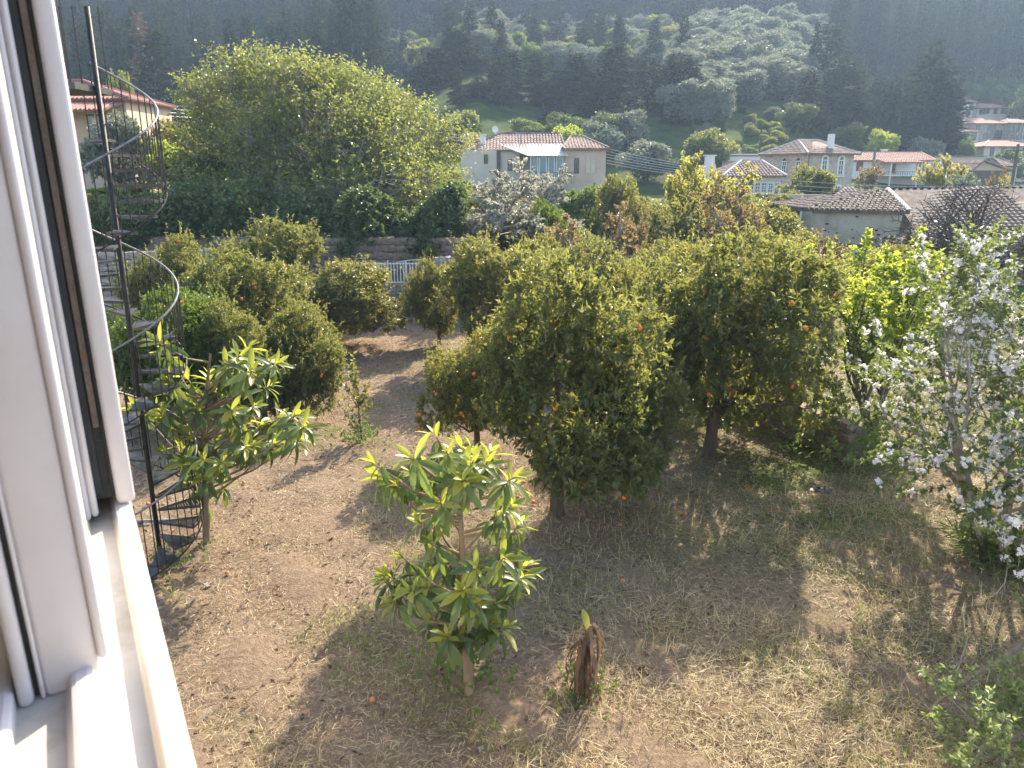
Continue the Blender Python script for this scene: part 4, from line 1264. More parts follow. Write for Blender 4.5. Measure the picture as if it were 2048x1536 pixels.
MB().tube([(fx(1041, 71), 71.8, ez - .6), (fx(1041, 71), 71.8, fz(256, 71))], .03, 5).bar((fx(1036, 71), 71.8, fz(266, 71)), (fx(1047, 71), 71.8, fz(266, 71)), .03).build('antenna', M['rail'], h, org)
dd = MB(); dd.tube([(fx(991, 75), 75, ez), (fx(991, 75), 75, fz(262, 75))], .03, 5)
cdd = Vector((fx(991, 75), 74.9, fz(259, 75)))
for k in range(12):
    a0, a1 = k * math.pi / 6, (k + 1) * math.pi / 6
    dd.add([cdd + Vector((0, .08, 0)), cdd + Vector((.3 * math.cos(a0), -.05, .3 * math.sin(a0))), cdd + Vector((.3 * math.cos(a1), -.05, .3 * math.sin(a1)))], [(0, 2, 1)])
dd.build('satellite_dish', M['whitewall'], h, org)

# ---- stone house with chimney
C_, L_, R_ = at(1617, 307, 82), at(1531, 309, 88), at(1709, 307, 85)
ez = C_.z
D_ = L_ + R_ - C_
org = Vector((C_.x, C_.y, tz(C_.x, C_.y) - .3))
h = thing('stone_house', org, 'two storey stone house with arched white edged windows and a tall white chimney', 'house')
MB().prism([(L_.x, L_.y), (C_.x, C_.y), (R_.x, R_.y), (D_.x, D_.y)], org.z - .5, ez).build('wall', M['stonewall'], h, org)
m0, m1 = at(1597, 281, 87), at(1636, 281, 87)
hip(h, org, [(C_.x, C_.y, ez), (R_.x, R_.y, ez), (D_.x, D_.y, ez), (L_.x, L_.y, ez)], m0, m1, M['tiles'], .55, .3, .55, .06, ridge_mat=M['ridge'], seed=21)
zc = (fz(322, 83) + fz(348, 83)) / 2
for f_ in (.36, .72):
    win(h, org, C_, R_, f_, zc, .72, 1.55, M['frame'], M['glass'], 1, 2, True, M['whitewall'])
for f_ in (.48, .80):
    win(h, org, L_, C_, f_, zc, .66, 1.35, M['frame'], M['glass'], 1, 2, True, M['stonewall'])
win(h, org, C_, R_, .70, fz(384, 83), .8, 1.2, M['frame'], M['glass'], 1, 1, False, M['whitewall'])
cc = at(1661, 290, 85)
chimney(h, org, (cc.x, cc.y), .55, ez, at(1661, 268, 85).z, M['whitewall'], False)
MB().tube([(C_.x + .05, C_.y - .12, ez - .1), (C_.x + .05, C_.y - .12, org.z)], .06, 6).build('dark_upright', M['timber'], h, org)  # drainpipe down the corner of the stone house

# ---- low house with a row of windows
Y0 = 74.0
x0, x1 = fx(1452, Y0), fx(1562, Y0)
org = Vector(((x0 + x1) / 2, Y0, tz(x0, Y0) - .3))
h = thing('low_house', org, 'low house with a row of small paned windows in front of the stone house', 'house')
ez = fz(352, Y0)
MB().prism(rect(x0, x1, Y0, Y0 + 7), org.z - .5, ez).build('wall', M['palewall'], h, org)
hip(h, org, [(x0, Y0, ez), (x1, Y0, ez), (x1, Y0 + 7, ez), (x0, Y0 + 7, ez)], (fx(1482, 77.5), 77.5, fz(322, 77.5)), (fx(1522, 77.5), 77.5, fz(322, 77.5)), M['tiles'], .5, .3, .55, .06, ridge_mat=M['ridge'], seed=31)
for k in range(6):
    win(h, org, (x0, Y0), (x1, Y0), .36 + k * .118, fz(375, Y0), .52, .95, M['frame'], M['glass'], 1, 2)
chimney(h, org, (fx(1418, 77), 77), .8, ez - 2, fz(312, 77), M['whitewall'])

# ---- shed with a white flat roof behind
Y0 = 96.0
x0, x1 = fx(1443, Y0), fx(1530, Y0)
org = Vector((x0, Y0, tz(x0, Y0) - .3))
h = thing('shed', org, 'grey shed with a thin pale flat roof behind the low house', 'shed')
MB().prism(rect(x0, x1, Y0, Y0 + 5), org.z, fz(311, Y0)).build('wall', M['stonewall'], h, org)
MB().prism(rect(x0 - .4, x1 + .4, Y0 - .5, Y0 + 5.4), fz(310.5, Y0), fz(307.5, Y0)).build('roof', M['sheet'], h, org)
MB().prism(rect(x0 + .4, x0 + 4.5, Y0 - .06, Y0 + .02), fz(322, Y0), fz(313, Y0)).build('door', M['whitewall'], h, org)

# ---- white house with the red roof
Y0 = 100.0
x0, x1 = fx(1704, Y0), fx(1860, Y0)
org = Vector(((x0 + x1) / 2, Y0, tz(x1, Y0) - .3))
h = thing('white_house', org, 'long white house with red roof and brown shutters right of the stone house', 'house')
ez = fz(321, Y0)
MB().prism(rect(x0, x1, Y0, Y0 + 8), org.z - .5, ez).build('wall', M['whitewall'], h, org)
hip(h, org, [(x0, Y0, ez), (x1, Y0, ez), (x1, Y0 + 8, ez), (x0, Y0 + 8, ez)], (fx(1716, 104), 104, fz(305, 104)), (fx(1836, 104), 104, fz(305, 104)), M['tiles_red'], .4, .3, .6, .05, seed=41)
for f_ in (.845, .925):
    win(h, org, (x0, Y0), (x1, Y0), f_, (fz(325, Y0) + fz(341, Y0)) / 2, .75, 1.2, M['frame'], M['shutter'], 0, 0)
win(h, org, (x0, Y0), (x1, Y0), .09, fz(332, Y0), .8, 1.2, M['shutter'], M['shutter'], 1, 0)
win(h, org, (x0, Y0), (x1, Y0), .52, fz(337, Y0), .8, 1.3, M['frame'], M['shutter'], 0, 0)
pm = MB()
roof_plane(pm, (fx(1748, Y0), Y0 - 3, fz(325, Y0 - 3)), (fx(1822, Y0), Y0 - 3, fz(325, Y0 - 3)), (fx(1822, Y0), Y0 - .05, fz(318.5, Y0)), (fx(1748, Y0), Y0 - .05, fz(318.5, Y0)), .3, .6, .05, seed=4)
pm.build('porch_roof', M['tiles_red'], h, org)
pm = MB().prism(rect(fx(1750, Y0), fx(1860, Y0), Y0 - 2.9, Y0 - .01), fz(352, Y0), fz(350, Y0))
pm.build('balcony_slab', M['whitewall'], h, org)
bm_ = MB()
for k in range(24):
    x = fx(1752, Y0) + k * (fx(1858, Y0) - fx(1752, Y0)) / 23
    bm_.bar((x, Y0 - 2.8, fz(350, Y0)), (x, Y0 - 2.8, fz(344, Y0 - 2.8)), .04)
bm_.bar((fx(1751, Y0), Y0 - 2.8, fz(343.5, Y0 - 2.8)), (fx(1859, Y0), Y0 - 2.8, fz(343.5, Y0 - 2.8)), .06)
bm_.build('railing', M['rail'], h, org)
MB().bar((fx(1760, Y0), Y0 - 2.85, fz(327, Y0)), (fx(1760, Y0), Y0 - 2.85, org.z), .14).bar((fx(1812, Y0), Y0 - 2.85, fz(327, Y0)), (fx(1812, Y0), Y0 - 2.85, org.z), .14).build('porch_post', M['whitewall'], h, org)
MB().tube([(fx(1744, 99), 98.8, fz(335, 99)), (fx(1744, 99), 98.8, fz(298, 99))], .16, 8).build('flue', M['rail'], h, org)
chimney(h, org, (fx(1764, 105), 105), .6, ez, fz(300, 105), M['whitewall'])
# ---- pale flat house to its right
Y0 = 104.0
x0, x1 = fx(1862, Y0), fx(1965, Y0)
org = Vector((x0, Y0, tz(x0, Y0) - .3))
h = thing('flat_house', org, 'pale flat roofed house with two greenish windows right of the white house', 'house')
MB().prism(rect(x0, x1, Y0, Y0 + 6), org.z, fz(314, Y0)).build('wall', M['palewall'], h, org)
MB().prism(rect(x0 - .2, x1 + .2, Y0 - .3, Y0 + 6.2), fz(313.8, Y0), fz(311.5, Y0)).build('roof', M['rail'], h, org)
for f_ in (.10, .27):
    win(h, org, (x0, Y0), (x1, Y0), f_, fz(330, Y0), .85, 1.4, M['frame'], M['glass_blue'], 0, 0)
# ---- small gabled hut
Y0 = 88.0
x0, x1 = fx(1945, Y0), fx(2015, Y0)
org = Vector(((x0 + x1) / 2, Y0, tz(x0, Y0) - .3))
h = thing('gabled_hut', org, 'small brown hut with a low gable in front of the hillside houses', 'hut')
ez = fz(341, Y0); rzz = fz(320, Y0)
MB().prism(rect(x0, x1, Y0, Y0 + 5), org.z, ez).build('wall', M['timber'], h, org)
xm = fx(1962, Y0)
mb = MB()
roof_plane(mb, (x0 - .3, Y0 - .4, ez), (x0 - .3, Y0 + 5.3, ez), (xm, Y0 + 5.3, rzz), (xm, Y0 - .4, rzz), .3, .5, .04)
roof_plane(mb, (x1 + .5, Y0 - .4, ez), (x1 + .5, Y0 + 5.3, ez), (xm, Y0 + 5.3, rzz), (xm, Y0 - .4, rzz), .3, .5, .04)
mb.build('roof', M['tiles'], h, org)
MB().add([(x0, Y0 - .03, ez), (x1, Y0 - .03, ez), (xm, Y0 - .03, rzz - .15), (x0, Y0 + .05, ez), (x1, Y0 + .05, ez), (xm, Y0 + .05, rzz - .15)], [(0, 1, 2), (5, 4, 3), (0, 3, 4, 1), (1, 4, 5, 2), (2, 5, 3, 0)]).build('gable', M['pinkwall'], h, org)

# ---- houses up the valley on the right
def villa(label, x0, x1, ye, yr, yb, Y0, dep, wm, rm, wins, over=.5, kind='village_house', arches=()):
    X0, X1 = fx(x0, Y0), fx(x1, Y0)
    org = Vector(((X0 + X1) / 2, Y0, fz(yb, Y0)))
    h = thing(kind, org, label, 'house')
    ez = fz(ye, Y0)
    MB().prism(rect(X0, X1, Y0, Y0 + dep), min(tz(X0, Y0), tz(X1, Y0), org.z) - .8, ez).build('wall', wm, h, org)
    wd = X1 - X0
    ins = min(dep * .5, wd * .35)
    hip(h, org, [(X0, Y0, ez), (X1, Y0, ez), (X1, Y0 + dep, ez), (X0, Y0 + dep, ez)], (X0 + ins, Y0 + dep / 2, fz(yr, Y0 + dep / 2)), (X1 - ins, Y0 + dep / 2, fz(yr, Y0 + dep / 2)), rm, over, .4, None, .06)
    for x, y, w_, hh in wins:
        win(h, org, (X0, Y0), (X1, Y0), (fx(x, Y0) - X0) / wd, fz(y, Y0), w_, hh, M['timber'], M['glass'], 0, 1)
    for x, y, w_, hh in arches:
        win(h, org, (X0, Y0), (X1, Y0), (fx(x, Y0) - X0) / wd, fz(y, Y0), w_, hh, M['timber'], M['glass'], 0, 0, True, name='arched_window')
    return h
villa('white tower house highest in the valley at the right', 1912, 1931, 205, 196, 232, 180, 7, M['whitewall'], M['tiles_red'], [(1923, 213, .9, 1.6)], arches=[(1919, 227, .9, 1.0)])
villa('pale house with three small windows right of the white tower house', 1938, 2000, 216, 208, 238, 178, 8, M['palewall'], M['tiles_red'], [(1943, 224, .7, 1.1), (1950, 223, .7, 1.1), (1957, 222, .7, 1.1), (1972, 221, .9, 1.5), (1986, 220, .8, 1.6), (1992, 220, .8, 1.6)])
villa('stone house with a row of arches below the pale house in the valley', 1914, 2002, 247, 236, 290, 160, 10, M['stonewall'], M['tiles_red'], [(1943, 255, .9, 1.3), (1966, 254, .8, 1.5), (1974, 254, .8, 1.5)], arches=[(1960, 272, .9, .9), (1972, 272, 1.1, 1.3), (1982, 272, 1.1, 1.3), (1992, 272, 1.1, 1.3)])
villa('stone wing with square windows at the right edge of the valley houses', 2004, 2062, 246, 238, 290, 158, 9, M['stonewall'], M['tiles_red'], [(2009, 257, .9, 1.6), (2018, 257, .9, 1.6), (2028, 256, .9, 1.6), (2046, 256, .9, 1.6)], arches=[(2007, 274, .9, .9), (2017, 274, .9, .9), (2028, 274, .9, .9), (2040, 273, .9, .9)])
villa('small annexe with a double window at the left foot of the arched stone house', 1921, 1946, 263, 261, 285, 156, 3, M['palewall'], M['tiles_red'], [(1937, 273, 1.0, 1.4)], .3)
villa('large pinkish house with a wide red roof low at the right edge', 1962, 2075, 293, 281, 316, 128, 9, M['palewall'], M['tiles_red'], [(1978, 303, .6, 1.5), (2001, 304, .9, 1.2), (2022, 302, 1.1, 1.1), (2044, 303, .8, 1.2)])
villa('grey roofed outhouse beside the power pole at the right', 2001, 2034, 332, 316, 350, 96, 6, M['palewall'], M['tiles_grey'], [], .3)
villa('white hill house with a red roof among the trees of the spur', 1160, 1197, 139, 131, 165, 205, 8, M['whitewall'], M['tiles_red'], [(1182, 149, .7, 1.5), (1187, 149, .7, 1.5), (1192, 149, .7, 1.5)])
villa('low hill house half hidden left of the white hill house', 1098, 1158, 148, 143, 160, 207, 6, M['palewall'], M['tiles'], [(1120, 153, .8, 1.0)])
villa('pale house on the ridge above the olive trees', 1368, 1408, 119, 112, 128, 212, 8, M['whitewall'], M['tiles'], [(1378, 123, .8, 1.0)])
villa('low grey house on the ridge at the top centre', 1030, 1098, 90, 85, 98, 228, 6, M['palewall'], M['tiles_grey'], [])

# ---- left house with the red corrugated roof
Y0 = 46.0
x0, x1 = fx(60, Y0), fx(268, Y0)
org = Vector(((x0 + x1) / 2, Y0, tz(x0, Y0) - .2))
h = thing('red_roofed_house', org, 'house with a two tier red corrugated roof behind the spiral staircase', 'house')
ez = fz(198, Y0)
MB().prism(rect(x0, x1, Y0, Y0 + 6), org.z - .5, ez).build('wall', M['pinkwall'], h, org)
hip(h, org, [(x0, Y0, ez), (x1, Y0, ez), (x1, Y0 + 6, ez), (x0, Y0 + 6, ez)], (fx(105, Y0 + 3), Y0 + 3, fz(163, Y0 + 3)), (fx(190, Y0 + 3), Y0 + 3, fz(163, Y0 + 3)), M['tiles_red'], .3, .24, None, .06, ridge_mat=M['tiles_red'])
pm = MB()
roof_plane(pm, (x0 - .3, Y0 - 1.9, fz(218, Y0 - 1.9)), (fx(252, Y0), Y0 - 1.9, fz(219, Y0 - 1.9)), (fx(266, Y0), Y0 - .02, fz(203, Y0)), (x0 - .3, Y0 - .02, fz(203, Y0)), .24, None, .06)
pm.build('porch_roof', M['tiles_red'], h, org)
win(h, org, (x0, Y0), (x1, Y0), .7, fz(250, Y0), 1.0, 1.3, M['frame'], M['glass'], 1, 1)

# ---- old tiled house on the right
zE = 3.45                                  # eave height
cE = at(1812, 431, 39.0); cE.z = zE        # near corner of the eave
lE = at(1608, 427, 41.5); lE.z = zE
org = Vector((cE.x, cE.y, tz(cE.x, cE.y) - .2))
h = thing('old_tiled_house', org, 'old plastered house with a sagging grey brown tile roof at the right', 'house')
dl = Vector((cE.x - lE.x, cE.y - lE.y, 0)).normalized()
dr = Vector((-dl.y, dl.x, 0))             # away from the camera
dr2 = Vector((.93, -.36, 0)).normalized() # the long right hand eave comes towards the viewer
aE = at(1852, 488, 36.8); aE.z = 1.98
rE = at(2130, 497, 35.8); rE.z = 1.98
rA, rB = at(1776, 379, 43.5), at(2100, 372, 44.0)
rB.z = rA.z + .1
bL = at(1660, 395, 47.0); bL.z = zE
mb = MB()
roof_plane(mb, lE, cE + dl * .15, rA, rA, .24, .42, .07, .14, 3)
roof_plane(mb, aE, rE, rB, rA, .26, .42, .08, .14, 5)
roof_plane(mb, Vector((lE.x, lE.y + 6.5, zE)), lE, rA, rA, .3, .5, .07, .14, 7)
roof_plane(mb, Vector((rB.x, rB.y + 5.5, zE)), Vector((lE.x, lE.y + 6.5, zE)), rA, rB, .4, .6, .07, .14, 8)
ro = mb.build('roof', M['tiles_grey'], h, org); 
RIDGE = MB()
for i in range(7):
    pass
def ridge_tiles(p, q, n_, parent):
    p, q = Vector(p), Vector(q)
    d = (q - p) / n_
    base = MB()
    pr = [(math.cos(math.pi * k / 6), math.sin(math.pi * k / 6)) for k in range(7)]
    dd = d.normalized(); sd = dd.cross(Vector((0, 0, 1))).normalized(); up = sd.cross(dd)
    vs = [sd * c * .14 + up * (s * .12 - .03) for c, s in pr] + [d * 1.06 + sd * c * .115 + up * (s * .10 - .03) for c, s in pr]
    base.add(vs, [(i, 7 + i, 8 + i, i + 1) for i in range(6)] + [tuple(range(7)), tuple(range(13, 6, -1))])
    me = base.mesh('ridge_tile', M['ridge'])
    for k in range(n_):
        link('ridge_tile', me, parent, loc=p + d * k + Vector((0, 0, .05)) - org)
ridge_tiles(cE + dl * .15, rA, 12, h)
mb = MB()
W = [lE + dl * .35 + dr * .35, cE - dl * .25 + dr * .35, cE - dl * .25 + dr * 5.5, lE + dl * .35 + dr * 5.5]
mb.prism([(p.x, p.y) for p in W], org.z - .3, zE - .16)
mb.build('wall', M['plaster'], h, org)
A, B = W[0], W[1]
band = MB(); n_ = Vector((dl.y, -dl.x, 0))
a0, b0_ = A.lerp(B, .02), A.lerp(B, .78)
band.bar(Vector((a0.x, a0.y, 1.75)) + n_ * .06, Vector((b0_.x, b0_.y, 1.62)) + n_ * .06, .1, .12)
band.build('floor_beam', M['timber'], h, org)
hm = MB()
rng = random.Random(9)
for i in range(16):
    p = A.lerp(B, rng.uniform(.08, .95)); z = rng.uniform(2.0, 3.2)
    s = rng.uniform(.04, .09)
    hm.bar(Vector((p.x, p.y, z)) + n_ * .004, Vector((p.x, p.y, z)) + n_ * .012 + dl * .0, s * 2, s)
hm.build('putlog_hole', M['rubber'], h, org); 
win(h, org, A, B, .30, .95, .55, 1.2, M['timber'], M['glass'], 0, 1)
win(h, org, A, B, .62, .75, .75, 1.2, M['frame'], M['glass'], 2, 2)
# right hand wall under the long eave, with posts and door openings
p0, p1 = Vector((aE.x + .4, aE.y + .5, 0)), Vector((rE.x, rE.y + .5, 0))
p0b, p1b = p0 + dr * .35, p1 + dr * .35
mb = MB(); 
mb.add([(p0.x, p0.y, org.z - .3), (p1.x, p1.y, org.z - .3), (p1b.x, p1b.y, org.z - .3), (p0b.x, p0b.y, org.z - .3), (p0.x, p0.y, 1.99), (p1.x, p1.y, 1.99), (p1b.x, p1b.y, 1.99), (p0b.x, p0b.y, 1.99)],
       [(0, 3, 2, 1), (4, 5, 6, 7), (0, 1, 5, 4), (1, 2, 6, 5), (2, 3, 7, 6), (3, 0, 4, 7)])
mb.prism([(p0.x, p0.y + .36), (p0.x + .35, p0.y + .36), (W[1].x + .35, W[1].y + .1), (W[1].x + .01, W[1].y + .1)], org.z - .3, 2.2)
mb.build('side_wall', M['plaster'], h, org)
win(h, org, p0, p1, .22, 1.35, .9, .75, M['timber'], M['glass'], 0, 0)
win(h, org, p0, p1, .5, .9, 1.1, 1.8, M['timber'], M['glass'], 1, 0, name='door')
win(h, org, p0, p1, .78, 1.1, .8, 1.2, M['timber'], M['glass'], 1, 1)
# small hipped porch roof in the re-entrant corner
f0, f1 = at(1812, 484, 35.6), at(1906, 490, 34.4)
f0.z = f1.z = 2.05
g0 = at(1872, 433, 38.0); g0.z = 2.95
mb = MB()
roof_plane(mb, f0, f1, g0, g0, .22, .40, .06, .1, 15)
roof_plane(mb, f1, f1 + Vector((1.6, 2.6, 0)), g0, g0, .22, .40, .06, .1, 16)
roof_plane(mb, f0 + Vector((.3, 3.0, 0)), f0, g0, g0, .22, .40, .06, .1, 17)
mb.build('porch_roof', M['tiles_grey'], h, org)
ridge_tiles(f1, g0, 7, h)
mb = MB()
for p in (f0 + Vector((.3, .3, 0)), f1 + Vector((-.2, .3, 0)), (f0 + f1) / 2 + Vector((0, .3, 0))):
    mb.bar((p.x, p.y, org.z), (p.x, p.y, 1.95), .14)
mb.build('porch_post', M['timber'], h, org)
# plaster yard wall with a white post further back
A, B = at(1470, 400, 56), at(1650, 400, 52)
A.z = B.z = tz(A.x, 56)
org2 = A.copy()
t = thing('yard_wall', org2, 'pale plaster yard wall between the low house and the old tiled house', 'wall')
d = (B - A).normalized(); nn = Vector((-d.y, d.x, 0)) * .3
MB().prism([(A.x, A.y), (B.x, B.y), (B.x + nn.x, B.y + nn.y), (A.x + nn.x, A.y + nn.y)], A.z - .5, at(1560, 388, 54).z).build('wall_body', M['plaster'], t, org2)
pp = at(1604, 400, 52.4)
MB().box((pp.x - .06, pp.y - .06, pp.z - 2), (pp.x + .06, pp.y + .06, at(1604, 387, 52.4).z)).build('post', M['gate'], t, org2)
# brick gable end between the stone house and the tile roof
A = at(1650, 378, 62)
org2 = Vector((A.x, A.y, tz(A.x, A.y)))
t = thing('outbuilding', org2, 'small outbuilding with a pinkish gable just left of the old tile roof', 'shed')
x0, x1 = fx(1672, 62), fx(1722, 62)
MB().prism(rect(x0, x1, 62, 66), org2.z - .3, fz(398, 62)).build('wall', M['stonewall'], t, org2)
mb = MB()
roof_plane(mb, (x0 - .4, 61.6, fz(398, 62)), (x1 + .4, 61.6, fz(398, 62)), (x1 + .4, 64, fz(374, 64)), (fx(1692, 64), 64, fz(374, 64)), .3, .5, .05)
roof_plane(mb, (x1 + .4, 66.4, fz(398, 62)), (x0 - .4, 66.4, fz(398, 62)), (fx(1692, 64), 64, fz(374, 64)), (x1 + .4, 64, fz(374, 64)), .3, .5, .05)
mb.build('roof', M['tiles'], t, org2)

# ================================================================== poles and wires
def wire(p, q, sag, r=.016):
    p, q = Vector(p), Vector(q)
    return [p.lerp(q, i / 12) - Vector((0, 0, sag * 4 * (i / 12) * (1 - i / 12))) for i in range(13)]
b0 = at(2018, 400, 66)
b0.z = tz(b0.x, 66)
t = thing('power_pole', b0, 'dark timber power pole at the right picture edge', 'pole')
topz = at(2044, 288, 66).z
MB().tube([b0 - Vector((0, 0, .3)), Vector((b0.x, b0.y, topz))], [.16, .11], 8).build('shaft', M['timber'], t, b0)
MB().bar((b0.x - .7, b0.y, topz - .5), (b0.x + .7, b0.y, topz - .5), .1).build('crossarm', M['timber'], t, b0)
def wires(label, ends, sag, r=.02):
    org = Vector(ends[0][0])
    t = thing('power_line', org, label, 'power line')
    for p, q in ends:
        MB().tube(wire(p, q, sag), r, 4).build('wire', M['wire'], t, org)
wires('bundle of pale wires running right from the pinkish house', [(at(1213, 296 + 6 * k, 71), at(1420, 335 + 4 * k, 62)) for k in range(6)], .15, .018)
wires('three pale wires crossing in front of the stone house trees', [(at(1420, 345 + 9 * k, 50), at(2060, 372 + 10 * k, 47)) for k in range(3)], .35, .010)
wires('faint wires beyond the red roofed house at the left', [(at(240, 196 + 7 * k, 60), at(420, 214 + 7 * k, 75)) for k in range(4)], .2, .016)
wires('wires left of the pinkish house chimney', [(at(860, 262 + 7 * k, 70), at(962, 272 + 5 * k, 73)) for k in range(3)], .1, .016)
wires('long pale cable sagging over the ridge at the top centre', [(at(1108, 83, 190), at(1205, 123, 185))], 2.0, .10)
wires('short pale cable rising to the right above the ridge', [(at(1262, 103, 190), at(1310, 78, 200))], .8, .07)

# ================================================================== trees beyond the wall
# big mulberry on the terrace
Ym = 40.0
Xm = at(640, 341, Ym).x
b0 = Vector((Xm, Ym, tz(Xm, Ym)))
t = thing('mulberry_tree', b0, 'huge broad domed tree with pale twigs and small fresh leaves above the gate', 'tree')
rng = np.random.default_rng(61)
def rel(x, y): return at(x, y, Ym) - b0
lob = []
for x, y, rx, ry, rz_2 in ((640, 310, 5.6, 4.2, 3.9), (500, 225, 2.6, 2.6, 2.1), (590, 200, 2.6, 2.6, 1.9), (690, 225, 2.5, 2.6, 1.9), (800, 300, 2.6, 2.6, 2.4), (430, 320, 1.7, 2.2, 2.4), (850, 370, 1.8, 2, 1.7), (540, 400, 3.2, 3.2, 1.6), (720, 400, 3.2, 3.2, 1.4)):
    c = rel(x, y); lob.append(((c.x, 0, c.z), (rx, ry, rz_2)))
for x, y, Yq, rx, ry, rz_2 in ((640, 290, 36.2, 2.4, 1.2, 1.9), (560, 330, 36.4, 2.2, 1.2, 1.7), (720, 330, 36.4, 2.2, 1.2, 1.7), (450, 420, 36.5, 1.8, 2, 1.5), (560, 430, 35.5, 2.0, 2.2, 1.5), (670, 435, 35.2, 2.0, 2.2, 1.5), (770, 430, 35.2, 1.9, 2.2, 1.5), (850, 425, 35.5, 1.6, 2.0, 1.5)):
    c = at(x, y, Yq) - b0; lob.append((tuple(c), (rx, ry, rz_2)))
base_l = list(lob)
for j in range(60):
    c, r_ = base_l[rng.integers(len(base_l))]
    d = unit(rng.normal(size=3) * [1, .8, 1] + [0, -.35, .25])
    q = rng.uniform(.5, 1.15)
    lob.append((tuple(np.array(c) + d * np.array(r_) * .97), (q, q, q * .8)))
P, D, TL = lobe_twigs(rng, lob, 13500, .8, .76, .30)
mb = MB()
mb.tube([(0, 0, -.5), (0, 0, .3), (.1, 0, 1.6), (.2, 0, 2.6)], [.6, .48, .4, .3], 10)
for c, r_ in lob[:40]:
    c = Vector(c)
    m_ = Vector((.1, 0, 1.5)).lerp(c, .55) + Vector(rng.normal(0, .3, 3))
    mb.tube([(.1, 0, 1.4), m_, c], [.16, .10, .04], 5, False)
for i in range(0, len(P), 3):
    p, d = Vector(P[i]), Vector(D[i])
    k_ = Vector(rng.normal(0, .12, 3))
    mb.tube([p - d * .7 + k_, p - d * .15, p + d * .5 - k_ * .5 - Vector((0, 0, .08))], [.020, .015, .008], 3, False)
mb.build('trunk', M['twig'], t)
v, f, r = on_twigs(rng, P, D, TL, 8, .16, .10, droop=.3, crnd=rng.random(len(P)) ** 1.3)
link('crown', np_mesh('mulberry_crown', v, f, r, [M['mulberry']]), t)

# ivy bank on the terrace edge at the left
rng = np.random.default_rng(63)
x0, x1 = at(150, 341, 32).x, at(640, 341, 32).x
nn_ = 5200
X = rng.uniform(x0, x1, nn_); tt = rng.random(nn_)
bulge = .5 * np.sin(X * 1.3) + .35 * np.sin(X * 3.1 + 1)
Yv = 32.0 - .9 * np.sin(tt * np.pi) + bulge * .6 + rng.normal(0, .18, nn_)
Zv = 1.4 + tt * (3.1 + .35 * np.sin(X * .9) + .25 * np.sin(X * 2.7)) + rng.normal(0, .12, nn_)
Yv = Yv + (tt > .85) * rng.uniform(0, 2.5, nn_)
P = np.c_[X, Yv, Zv]
D = unit(np.c_[rng.normal(0, .5, nn_), np.full(nn_, -.7), rng.normal(.1, .5, nn_)])
v, f, r = on_twigs(rng, P, D, np.full(nn_, .35), 9, .16, .13)
bl = Vector((x0, 32, 1.4))
o = link('ivy_bank', np_mesh('ivy_bank', v - np.array(bl), f, r, [M['ivy']]), None, loc=bl)
tag(o, 'dark green ivy covered bank left of the huge domed tree', 'ivy')

rng = np.random.default_rng(64)
x0, x1 = at(600, 341, 31).x, at(925, 341, 31).x
nn_ = 3000
X = rng.uniform(x0, x1, nn_); tt = rng.random(nn_)
gap = 1 - .55 * sstep(.25, .4, (X - x0) / (x1 - x0)) * (1 - sstep(.6, .72, (X - x0) / (x1 - x0)))
Z = 2.3 + (.6 - .6 * gap) + tt * (1.9 * (.75 + .35 * np.sin(X * 1.9)) + .5) * (.6 + .4 * gap)
P = np.c_[X, 30.6 + .5 * np.sin(X * 2.3) + tt * 1.2 + rng.normal(0, .25, nn_), Z]
D = unit(np.c_[rng.normal(0, .5, nn_), np.full(nn_, -.5), rng.normal(.15, .5, nn_)])
v, f, r = on_twigs(rng, P, D, np.full(nn_, .35), 9, .15, .11)
bl = Vector((x0, 31, 2.4))
o = link('hedge', np_mesh('hedge', v - np.array(bl), f, r, [M['ivy']]), None, loc=bl)
tag(o, 'dark overhanging hedge on top of the brown terrace wall behind the gate', 'hedge')
BT = bgtree
B0, B1, B2 = BRD
S0, S1, S2 = SPR
BT('olive_tree', 'grey leaved olive tree behind the staircase below the red roof', 165, 305, 225, 37, B0, M['olive'], sink=.3)
BT('bushy_tree', 'round bushy tree beside the red corrugated roof', 212, 288, 150, 62, B1, M['mulberry'])
BT('orange_tree', 'orange tinged tree left of the huge domed tree, upper one', 285, 400, 245, 44, B2, M['citrus_yellow'])
BT('orange_tree', 'yellowing orange tree left of the huge domed tree, lower one', 330, 470, 310, 38, B1, M['citrus_yellow'], rz=1)
BT('bushy_tree', 'fresh green tree between the staircase and the yellowing orange trees', 270, 380, 275, 41, B0, M['maple'], rz=2)
BT('bushy_tree', 'small grass green bush on the terrace behind the staircase', 180, 300, 372, 36, B2, M['maple'])
BT('pear_tree', 'pale grey blossoming tree right of the huge domed tree', 855, 1090, 335, 33, S0, M['pale'], trunk=M['twig'])
BT('pear_tree', 'low pale blossoming tree at the right end of the dark hedge', 850, 985, 420, 31.5, S2, M['pale'], rz=4, trunk=M['twig'])
BT('pear_tree', 'smaller pale blossoming tree in front of the pinkish house', 975, 1150, 350, 42, S2, M['pale'], rz=2, trunk=M['twig'])
BT('bushy_tree', 'dark leafy tree right behind the white gate wall', 850, 960, 440, 33, B1, M['ivy'])
BT('bushy_tree', 'bright green shrub in front of the pale blossoming trees', 1045, 1135, 408, 33, B2, M['green'])
BT('bushy_tree', 'grey green tree right of the pale blossom, below the pinkish house', 1110, 1225, 372, 46, B0, M['green'], rz=4)
BT('bushy_tree', 'yellowish tree at the right foot of the pinkish house', 1195, 1300, 355, 44, B1, M['citrus_yellow'], rz=3)
BT('pomegranate_tree', 'rusty leaved twiggy tree behind the middle orange trees', 1060, 1290, 425, 29, S0, M['rust'], rz=1)
BT('pomegranate_tree', 'rusty orange twiggy tree right of the larger rusty one', 1180, 1330, 440, 32, S2, M['rust'], rz=2.5)
